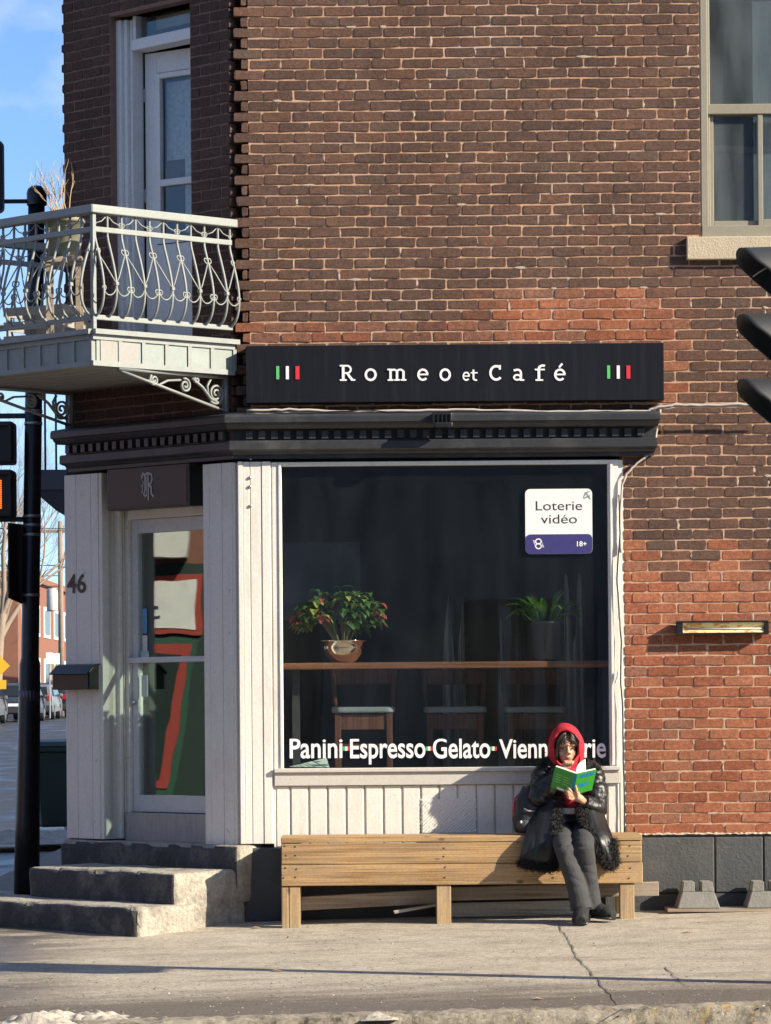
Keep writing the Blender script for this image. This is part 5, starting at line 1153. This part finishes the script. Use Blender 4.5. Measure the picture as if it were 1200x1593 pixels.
# ------------------------------------------------------------------ the reader on the bench
pr_ = thing('person', 'person in red hood and black fur-trimmed coat reading a green book on the bench', 'person', P(890, 1300, -.30))
PL = pr_.location.copy()
def Q(px, py, Y): return P(px, py, Y)-PL
def remesh(mb, name, mt, vox, parent, it=4, fold=None):
    o = mb.build(name+'_src', mt, None); mo = o.modifiers.new('r', 'REMESH'); mo.mode = 'VOXEL'; mo.voxel_size = vox
    sm = o.modifiers.new('s', 'SMOOTH'); sm.iterations = it; sm.factor = .5
    dg = bpy.context.evaluated_depsgraph_get(); dg.update(); me = bpy.data.meshes.new_from_object(o.evaluated_get(dg)); me.name = name
    bpy.data.objects.remove(o)
    if fold:
        ns = [v.normal.copy() for v in me.vertices]
        for v, nn in zip(me.vertices, ns): v.co += nn*fold(v.co)
    me.shade_smooth(); me.materials.clear(); me.materials.append(mt)
    n = bpy.data.objects.new(name, me); COL.objects.link(n); n.parent = parent; return n
skin = mat('warm_skin', (.52,.30,.19), .5, var=.08, vs=20); blackl = mat('black_leather', (.010,.010,.011), .42, var=.3, vs=8, bump=.002, bs=45); furm = mat('black_fur', (.014,.012,.011), .75, var=.4, vs=40)
denim = mat('charcoal_denim', (.040,.040,.042), .85, var=.2, vs=18, bump=.0012, bs=160); redm = mat('red_fleece', (.42,.012,.028), .85, var=.15, vs=15, bump=.0015, bs=120); hairm = mat('dark_brown_hair', (.022,.014,.010), .4, var=.4, vs=30); shoem = mat('black_suede', (.015,.014,.014), .8, var=.4, vs=30, bump=.002, bs=90)
hc = Q(881, 1163, -.285); tilt = Matrix.Rotation(R(6), 3, 'X') @ Matrix.Rotation(R(6), 3, 'Z')
def Hd(x, y, z): return hc+tilt @ Vector((x, y, z))
b = MB()
b.ell(Hd(0,.012,.018), (.074,.092,.098), 20, 14); b.ell(Hd(0,-.028,-.035), (.055,.055,.070), 18, 12); b.ell(Hd(0,-.052,-.082), (.024,.022,.020), 10, 8)
b.ell(Hd(-.034,-.055,-.028), (.024,.022,.026), 10, 8); b.ell(Hd(.034,-.055,-.028), (.024,.022,.026), 10, 8)
b.tube([Hd(0,-.080,.018), Hd(0,-.094,-.010), Hd(0,-.100,-.026)], [.008,.011,.0145], 10); b.ell(Hd(-.012,-.088,-.028), (.009,.010,.008), 8, 6); b.ell(Hd(.012,-.088,-.028), (.009,.010,.008), 8, 6)
b.tube([Hd(-.05,-.068,.026), Hd(0,-.085,.030), Hd(.05,-.068,.026)], .011, 8); b.ell(Hd(0,-.082,-.053), (.019,.011,.007), 10, 6); b.ell(Hd(0,-.080,-.062), (.016,.011,.007), 10, 6)
for s in (-1, 1): b.ell(Hd(s*.075,.005,-.01), (.010,.022,.032), 8, 8)
nk = Q(883, 1200, -.225); ch = Q(884, 1225, -.235); hp = Q(889, 1284, -.30)
b.tube([Hd(0,.01,-.05), nk, nk+Vector((0,0,-.05))], [.052,.050,.06], 14)
b.tube([nk+Vector((0,0,-.03)), ch, (ch+hp)/2, hp], [(.10,.07),(.145,.095),(.125,.09),(.145,.11)], 18)
rs, re, rw = Q(846, 1206, -.235), Q(838, 1240, -.40), Q(876, 1196, -.405); lsn, le, lw = Q(924, 1207, -.235), Q(929, 1258, -.36), Q(907, 1246, -.475)
for a_, c_, d_2 in ((rs,re,rw),(lsn,le,lw)): b.tube([a_, c_, d_2], [.045,.036,.024], 12); b.ell(a_, (.052,.05,.05), 12, 8)
rh, lh_ = Q(873, 1296, -.33), Q(907, 1296, -.33); rk, lk = Q(877, 1318, -.72), Q(909, 1315, -.73); ra, la = Q(905, 1404, -.73), Q(920, 1402, -.62)
for a_, c_, d_2 in ((rh,rk,ra),(lh_,lk,la)): b.tube([a_, c_, d_2], [.066,.040,.028], 14)
b.tube([ra, ra+Vector((-.004,-.05,-.075))], [.028,.02], 10); b.tube([la, la+Vector((.04,-.03,-.075))], [.028,.02], 10)
# left hand under the spine of the book, thumb up the front
pm_ = Q(897, 1239, -.508); b.tube([lw, Q(903,1243,-.495), pm_], [.024,.027,.026], 10); b.ell(pm_, (.030,.018,.034), 12, 8)
tips = [((892,1234,-.53),(886,1228,-.545),(882.5,1224,-.535)), ((890,1238,-.53),(883,1232,-.545),(879.5,1228.5,-.53)), ((889,1241,-.525),(884,1237,-.54),(880.5,1234,-.53)), ((890,1244,-.52),(885.5,1242,-.535),(882.5,1239.5,-.525))]
for f in tips: b.tube([pm_+(Q(*f[0])-pm_)*.5]+[Q(*x) for x in f], [.0100,.0095,.0088,.0072], 8)
b.tube([pm_+Vector((.008,-.008,.0)), Q(898,1233,-.535), Q(896.5,1227,-.545), Q(895.5,1221.5,-.552)], [.013,.0115,.0102,.0078], 8)
# right hand, loose fist under the chin
pr2 = Q(882, 1191, -.40); b.tube([rw, pr2], [.024,.026], 10); b.ell(pr2, (.030,.024,.026), 10, 8)
for i in range(4):
    x0 = 878+3.3*i; b.tube([Q(x0,1189,-.405), Q(x0+1.5,1184.5,-.425), Q(x0+2.5,1187,-.437), Q(x0+2,1190,-.43)], [.0098,.0095,.0088,.0075], 8)
b.tube([Q(885,1192,-.41), Q(890,1188,-.42), Q(893,1184,-.415)], [.012,.0105,.008], 8)
remesh(b, 'body', skin, .0042, pr_, 3)
# face details
m = MB()
for s in (-1, 1):
    m.tube([Hd(s*.048,-.078,.038), Hd(s*.032,-.088,.043), Hd(s*.014,-.091,.037)], [.003,.005,.004], 6)
    m.tube([Hd(s*.046,-.076,.008), Hd(s*.032,-.084,.002), Hd(s*.018,-.084,.006)], [.003,.0055,.0035], 6)
m.build('brows_and_lashes', hairm, pr_, smooth=True)
m = MB(); m.tube([Hd(-.020,-.086,-.056), Hd(-.007,-.093,-.053), Hd(0,-.093,-.055), Hd(.007,-.093,-.053), Hd(.020,-.086,-.056)], [.0015,.005,.005,.005,.0015], 8); m.build('lips', mat('lip', (.36,.12,.10), .5), pr_, smooth=True)
# hair: strands from the parting framing the face, some over the brow
rn = random.Random(12); m = MB()
for i in range(190):
    s = -1 if i % 2 else 1; u = rn.uniform(0, 1); f = rn.uniform(-.02,.018)
    wv = rn.uniform(-.006,.006)
    p = [Hd(.004*s,-.055+f,.112), Hd(s*(.020+.026*u),-.078+f*.6,.092), Hd(s*(.046+.022*u)+wv,-.070+f,.052), Hd(s*(.064+.012*u),-.056+f,.010+wv), Hd(s*(.064+.016*u)-wv,-.05+f,-.04), Hd(s*(.060+.016*u),-.052+f,-.075-.03*u)]
    if rn.random() < .12: p = [Hd(.004*s,-.06,.112), Hd(s*.016,-.092,.085), Hd(s*(.018+.02*u),-.098,.055), Hd(s*(.028+.02*u)+wv,-.097,.028)]
    m.tube(p, [.0032]*(len(p)-1)+[.001], 5)
tag(m.build('hair', hairm, pr_, smooth=True), kind='stuff')
# hood: soft shell round the head
def ringpts(cx, cz, Y, rx, rz, n=32, lo=0.0):
    c = Q(881+cx, 1163+cz, Y); o = []
    for k in range(n):
        a = 6.28318*k/n; wob = 1+.035*math.sin(3*a+Y*14)+.02*math.sin(7*a+Y*40); o.append(Vector((c.x+rx*wob*math.cos(a), c.y+(.02 if math.sin(a) < -.3 else 0)+.012*math.cos(a*2), c.z+rz*wob*math.sin(a)-(lo if math.sin(a) < -.2 else 0))))
    return o
m = MB(); rings = [ringpts(0,1,-.33,.072,.104), ringpts(0,1,-.368,.075,.107), ringpts(0,0,-.380,.082,.116), ringpts(0,-1,-.368,.098,.134,lo=.01), ringpts(0,-1,-.335,.113,.150,lo=.02), ringpts(0,0,-.28,.120,.157,lo=.03), ringpts(0,0,-.22,.114,.150,lo=.04), ringpts(0,1,-.18,.096,.130,lo=.05), ringpts(0,2,-.145,.05,.07,lo=.05), ringpts(0,2,-.138,.004,.004)]
n = 32; m.add([v for r in rings for v in r], [(i*n+k, i*n+(k+1) % n, (i+1)*n+(k+1) % n, (i+1)*n+k) for i in range(len(rings)-1) for k in range(n)])
o = m.build('hood', redm, pr_, smooth=True); ss = o.modifiers.new('sub','SUBSURF'); ss.levels = 2; ss.render_levels = 2
m = MB(); m.tube([Q(886,1196,-.33), Q(888,1225,-.36), Q(890,1250,-.385), Q(893,1268,-.40)], [(.05,.03),(.055,.035),(.05,.03),(.022,.02)], 14); m.build('red_shirt', redm, pr_, smooth=True)
# coat
def fold_coat(c): return .016*abs(mn.noise(Vector((c.x*13+c.z*9, c.y*12, c.z*20))))**.6-.006+.004*abs(mn.noise(c*34))
m = MB()
m.tube([nk+Vector((0,.02,-.02)), ch+Vector((0,.02,0)), (ch+hp)/2+Vector((0,.02,0)), hp+Vector((0,.04,.01))], [(.135,.085),(.190,.115),(.180,.115),(.185,.125)], 20)
for a_, c_, d_2 in ((rs,re,rw),(lsn,le,lw)):
    m.ell(a_+Vector((0,0,-.01)), (.075,.075,.07), 14, 10); m.tube([a_, a_.lerp(c_,.5), c_], [.075,.074,.066], 14); m.ell(c_, (.067,.067,.067), 12, 10); m.tube([c_, c_.lerp(d_2,.55), c_.lerp(d_2,.93)], [.066,.054,.043], 14)
remesh(m, 'coat', blackl, .006, pr_, 5, fold_coat)
def sheet(rows, name, mt, nu=16, nv=22, th=.012, wr=.008, seed=0):
    g = [[Q(*p) for p in r] for r in rows]
    def cr(p, t):
        n = len(p)-1; i = min(int(t*n), n-1); f = t*n-i; p0, p1, p2, p3 = p[max(i-1,0)], p[i], p[i+1], p[min(i+2,n)]
        return .5*((2*p1)+(p2-p0)*f+(2*p0-5*p1+4*p2-p3)*f*f+(3*p1-p0-3*p2+p3)*f**3)
    vs = []
    for j in range(nv+1):
        rp = [cr([r[k] for r in g], j/nv) for k in range(len(g[0]))]
        for i in range(nu+1):
            v = cr(rp, i/nu); v = v+Vector((0, wr*mn.noise(Vector((i*.55+seed, j*.16, 0)))*(j/nv+.3)*2, 0)); vs.append(v)
    w = nu+1; m = MB(); m.add(vs, [(j*w+i, j*w+i+1, (j+1)*w+i+1, (j+1)*w+i) for j in range(nv) for i in range(nu)])
    o = m.build(name, mt, pr_, smooth=True); so = o.modifiers.new('t','SOLIDIFY'); so.thickness = th; so.offset = 0
    return [vs[j*w:(j+1)*w] for j in range(nv+1)]
LR = [[(833,1240,-.30),(850,1242,-.40),(870,1246,-.42)], [(823,1280,-.44),(843,1282,-.52),(867,1280,-.52)], [(815,1310,-.575),(838,1312,-.60),(867,1306,-.61)], [(809,1342,-.575),(835,1348,-.60),(862,1350,-.61)]]
RRr = [[(903,1250,-.43),(918,1250,-.42),(934,1250,-.34)], [(910,1280,-.52),(928,1282,-.52),(944,1280,-.44)], [(922,1306,-.60),(938,1310,-.60),(955,1310,-.56)], [(934,1328,-.575),(946,1346,-.585),(957,1342,-.565)]]
SLf = sheet(LR, 'coat_skirt', blackl, seed=1); SRt = sheet(RRr, 'coat_skirt', blackl, seed=5)
rn = random.Random(30)
def fur(paths, name, L=.032, dens=26, spread=.022, down=.35):
    m = MB()
    for pts in paths:
        for i in range(len(pts)-1):
            for k in range(dens):
                p = pts[i].lerp(pts[i+1], rn.random())+Vector((rn.gauss(0,spread*.5), rn.gauss(0,spread*.35)-.006, rn.gauss(0,spread*.5)))
                d = Vector((rn.gauss(0,.7), -.45+rn.gauss(0,.4), -down+rn.gauss(0,.6))).normalized(); l = L*rn.uniform(.5,1.1); s = d.orthogonal().normalized()*.0016
                q = p+d*l*.55+Vector((rn.gauss(0,.004),0,rn.gauss(0,.004))); t = q+(d+Vector((rn.gauss(0,.5),0,rn.gauss(0,.5)-.3))).normalized()*l*.5; s2 = d.cross(s).normalized()*.0016
                m.add([p+s, p-s*.5+s2, p-s*.5-s2, q+s*.6, q-s*.3+s2*.6, q-s*.3-s2*.6, t], [(0,1,4,3),(1,2,5,4),(2,0,3,5),(3,4,6),(4,5,6),(5,3,6)])
        # soft core under the strands
        m.tube(pts, spread*.6, 7)
    return tag(m.build(name, furm, pr_, fix=False), kind='stuff')
fur([[r[-1] for r in SLf][1:], [v for v in SLf[-1]]], 'fur_trim', dens=150, L=.034, spread=.026)
fur([[r[0] for r in SRt][1:], [v for v in SRt[-1]], [r[-1] for r in SRt][-9:]], 'fur_trim', dens=150, L=.034, spread=.026)
fur([[Q(838,1196,-.28), Q(848,1182,-.27), Q(858,1188,-.30), Q(866,1202,-.345), Q(872,1216,-.365)], [Q(934,1196,-.28), Q(922,1188,-.28), Q(910,1196,-.32), Q(903,1208,-.36), Q(900,1226,-.38)], [Q(840,1188,-.22), Q(858,1178,-.17), Q(884,1178,-.14), Q(912,1184,-.16), Q(930,1192,-.22)]], 'fur_collar', dens=110, spread=.03)
fur([[lw+Vector((.02,.01,-.03)), le.lerp(lw,.8)+Vector((.01,-.02,.03))], [Q(905,1250,-.44), Q(912,1258,-.46), Q(918,1268,-.47)]], 'fur_cuff', dens=45, spread=.022)
# trousers with cloth folds
def fold_tr(c):
    w = .006*math.sin(c.z*70+6*mn.noise(c*9))*max(0, min(1, (c.z+.42)*3))*mn.noise(c*6+Vector((3,0,0)))
    q = Vector((c.x*9+c.z*5, c.y*9, c.z*21)); return .009*abs(mn.noise(q*.62))**.7-.004+w*.8
m = MB()
m.tube([hp+Vector((0,.02,.05)), hp+Vector((0,0,-.01))], [(.155,.115),(.165,.12)], 18)
for a_, c_, d_2 in ((rh,rk,ra),(lh_,lk,la)):
    m.tube([a_, a_.lerp(c_,.5), c_+Vector((0,.02,.01))], [.086,.074,.064], 16); m.ell(c_+Vector((0,.012,0)), (.063,.060,.063), 14, 10)
    m.tube([c_, c_.lerp(d_2,.4), c_.lerp(d_2,.8), d_2+Vector((0,-.004,-.045))], [.063,.060,.064,.072], 16)
remesh(m, 'trousers', denim, .006, pr_, 4, fold_tr)
MB().box(-.055,.055,-.008,.008,-.02,.02).build('belt_buckle', MT['steel'], pr_, loc=Q(882,1262,-.425), bevel=.004)
# shoes
for nm, a_, dr, up in (('shoe', ra, Vector((-.12,-1,-.14)), .0), ('shoe', la, Vector((.85,-.55,.0)), .0)):
    dr = dr.normalized(); m = MB(); base = a_+Vector((0,0,-.045))
    m.tube([base-dr*.045+Vector((0,0,.0)), base+dr*.05+Vector((0,0,-.012)), base+dr*.13+Vector((0,0,-.03)), base+dr*.165+Vector((0,0,-.035))], [(.044,.05),(.05,.05),(.052,.042),(.036,.028)], 14); m.tube([a_+Vector((0,.005,.05)), base], [.052,.054], 12)
    remesh(m, nm, shoem, .005, pr_, 3, lambda c: .003*mn.noise(c*45))
    zb_ = Vector((0,0,-.052)); m = MB(); m.tube([base-dr*.055+zb_*.9, base+dr*.05+zb_, base+dr*.16+zb_*1.15], [(.054,.013),(.060,.013),(.046,.013)], 12); m.build('sole', MT['poleblk'], pr_, smooth=True)
# book
bk = thing('green_book', 'open green paperback with blue spine held by the reader', 'book', Q(893, 1218, -.55)+PL)
BL0 = bk.location.copy()
def K(px, py, Y): return P(px, py, Y)-BL0
sT, sB = K(896.5,1204,-.615), K(889.5,1236.5,-.51); lT = K(864,1192.5,-.575); rT = K(928.5,1197,-.575); lB = lT+(sB-sT); rB = rT+(sB-sT)
gm = mat('green_cover', (.035,.36,.035), .35, var=.05); gd = mat('green_cover_back', (.03,.30,.04), .35, var=.05); bs = mat('blue_print', (.02,.22,.52), .4); wpg = mat('white_page', (.80,.77,.68), .8, var=.04); lg = mat('pale_green_print', (.25,.55,.25), .5)
def slab(nm, a, b_, c, d, th, mt):
    n = (b_-a).cross(d-a).normalized(); n = n if n.y > 0 else -n
    return MB().hexa([a,b_,c,d], [a+n*th,b_+n*th,c+n*th,d+n*th]).build(nm, mt, bk), n
sp = (rT-lT).normalized()*.009
_, n1 = slab('back_cover', lT, sT-sp, sB-sp, lB, .002, gd); _, n2 = slab('front_cover', sT+sp, rT, rB, sB+sp, .002, gm); slab('spine', sT-sp, sT+sp, sB+sp, sB-sp, .002, bs)
slab('pages', lT*.97+sT*.03+n1*.0025, sT+n1*.004, sB+n1*.004, lB*.97+sB*.03+n1*.0025, .012, wpg); slab('pages', sT+n2*.004, rT*.97+sT*.03+n2*.0025, rB*.97+sB*.03+n2*.0025, sB+n2*.004, .010, wpg)
def on(a, b_, d, u, v, n, e): return a+(b_-a)*u+(d-a)*v-n*e
def pr_rect(a, b_, d, u0, u1, v0, v1, n, mt, nm, e=.0012):
    m = MB(); m.add([on(a,b_,d,u0,v0,n,e), on(a,b_,d,u1,v0,n,e), on(a,b_,d,u1,v1,n,e), on(a,b_,d,u0,v1,n,e)], [(0,1,2,3)]); return m.build(nm, mt, bk, fix=False)
for i, (u0, u1) in enumerate(((.18,.26),(.28,.37),(.39,.46),(.48,.56),(.58,.68),(.70,.78),(.80,.90))): pr_rect(sT+sp, rT, sB+sp, u0, u1, .08, .24, n2, bs, 'title_print')
m = MB(); m.add([on(sT+sp,rT,sB+sp,.42+.30*math.cos(a),.60+.085*math.sin(a)*(1+.3*math.sin(5*a)),n2,.0012) for a in lin(0,6.0,20)], [tuple(range(21))]); m.build('cover_print', bs, bk, fix=False)
for i in range(4):
    for u in (.12,.52): pr_rect(lT, sT-sp, lB, u, u+.30-.04*(i % 2), .30+.11*i, .33+.11*i, n1, lg, 'blurb_print')
pr_rect(lT, sT-sp, lB, .30, .68, .86, .96, n1, wpg, 'barcode_patch')
m = MB(); vs = []
for k in range(9):
    t = k/8; a = sT+n2*.01; vs += [a.lerp(K(912,1201,-.56), t)+Vector((0,0,.0)), K(896,1203,-.60).lerp(K(911,1181,-.545), t)+Vector((-.016*math.sin(t*3.14),0,.010*math.sin(t*3.14)))]
m.add(vs, [(2*k,2*k+1,2*k+3,2*k+2) for k in range(8)]); o = m.build('turning_page', wpg, bk, smooth=True); so = o.modifiers.new('t','SOLIDIFY'); so.thickness = .0012
# bag on the bench
bg_ = thing('backpack', 'black backpack with a pink edge standing on the bench beside the reader', 'bag', P(822, 1299, -.30))
G0 = bg_.location.copy()
def G(px, py, Y): return P(px, py, Y)-G0
m = MB(); m.tube([G(822,1294,-.36), G(821,1275,-.37), G(823,1250,-.36), G(828,1232,-.34), G(834,1226,-.33)], [(.085,.06),(.095,.072),(.088,.068),(.07,.055),(.03,.03)], 16); m.ell(G(818,1282,-.41), (.062,.035,.055), 14, 10)
remesh(m, 'bag_body', mat('black_nylon', (.014,.014,.016), .55, var=.3, vs=12, bump=.002, bs=30), .006, bg_, 4, lambda c: .006*mn.noise(c*20))
m = MB(); m.ell(G(818,1285,-.425), (.052,.028,.048), 14, 10); m.build('front_pocket', mat('dark_grey_nylon', (.05,.05,.053), .6, var=.3, vs=20), bg_, smooth=True)
m = MB(); m.tube([G(800.5,1284,-.33), G(799,1262,-.335), G(801,1243,-.335), G(809,1234,-.33)], [(.006,.02),(.008,.03),(.008,.03),(.005,.015)], 8); m.build('pink_edge', mat('pink_fabric', (.50,.05,.11), .7), bg_, smooth=True)
m = MB(); m.tube([G(815,1258,-.44), G(822,1262,-.45), G(832,1262,-.44)], .006, 6); m.build('strap', mat('grey_strap', (.22,.20,.18), .7), bg_, smooth=True)
m = MB(); m.ell(G(811,1279,-.455), (.007,.006,.010), 8, 6); m.build('tag', MT['signwhite'], bg_, smooth=True)
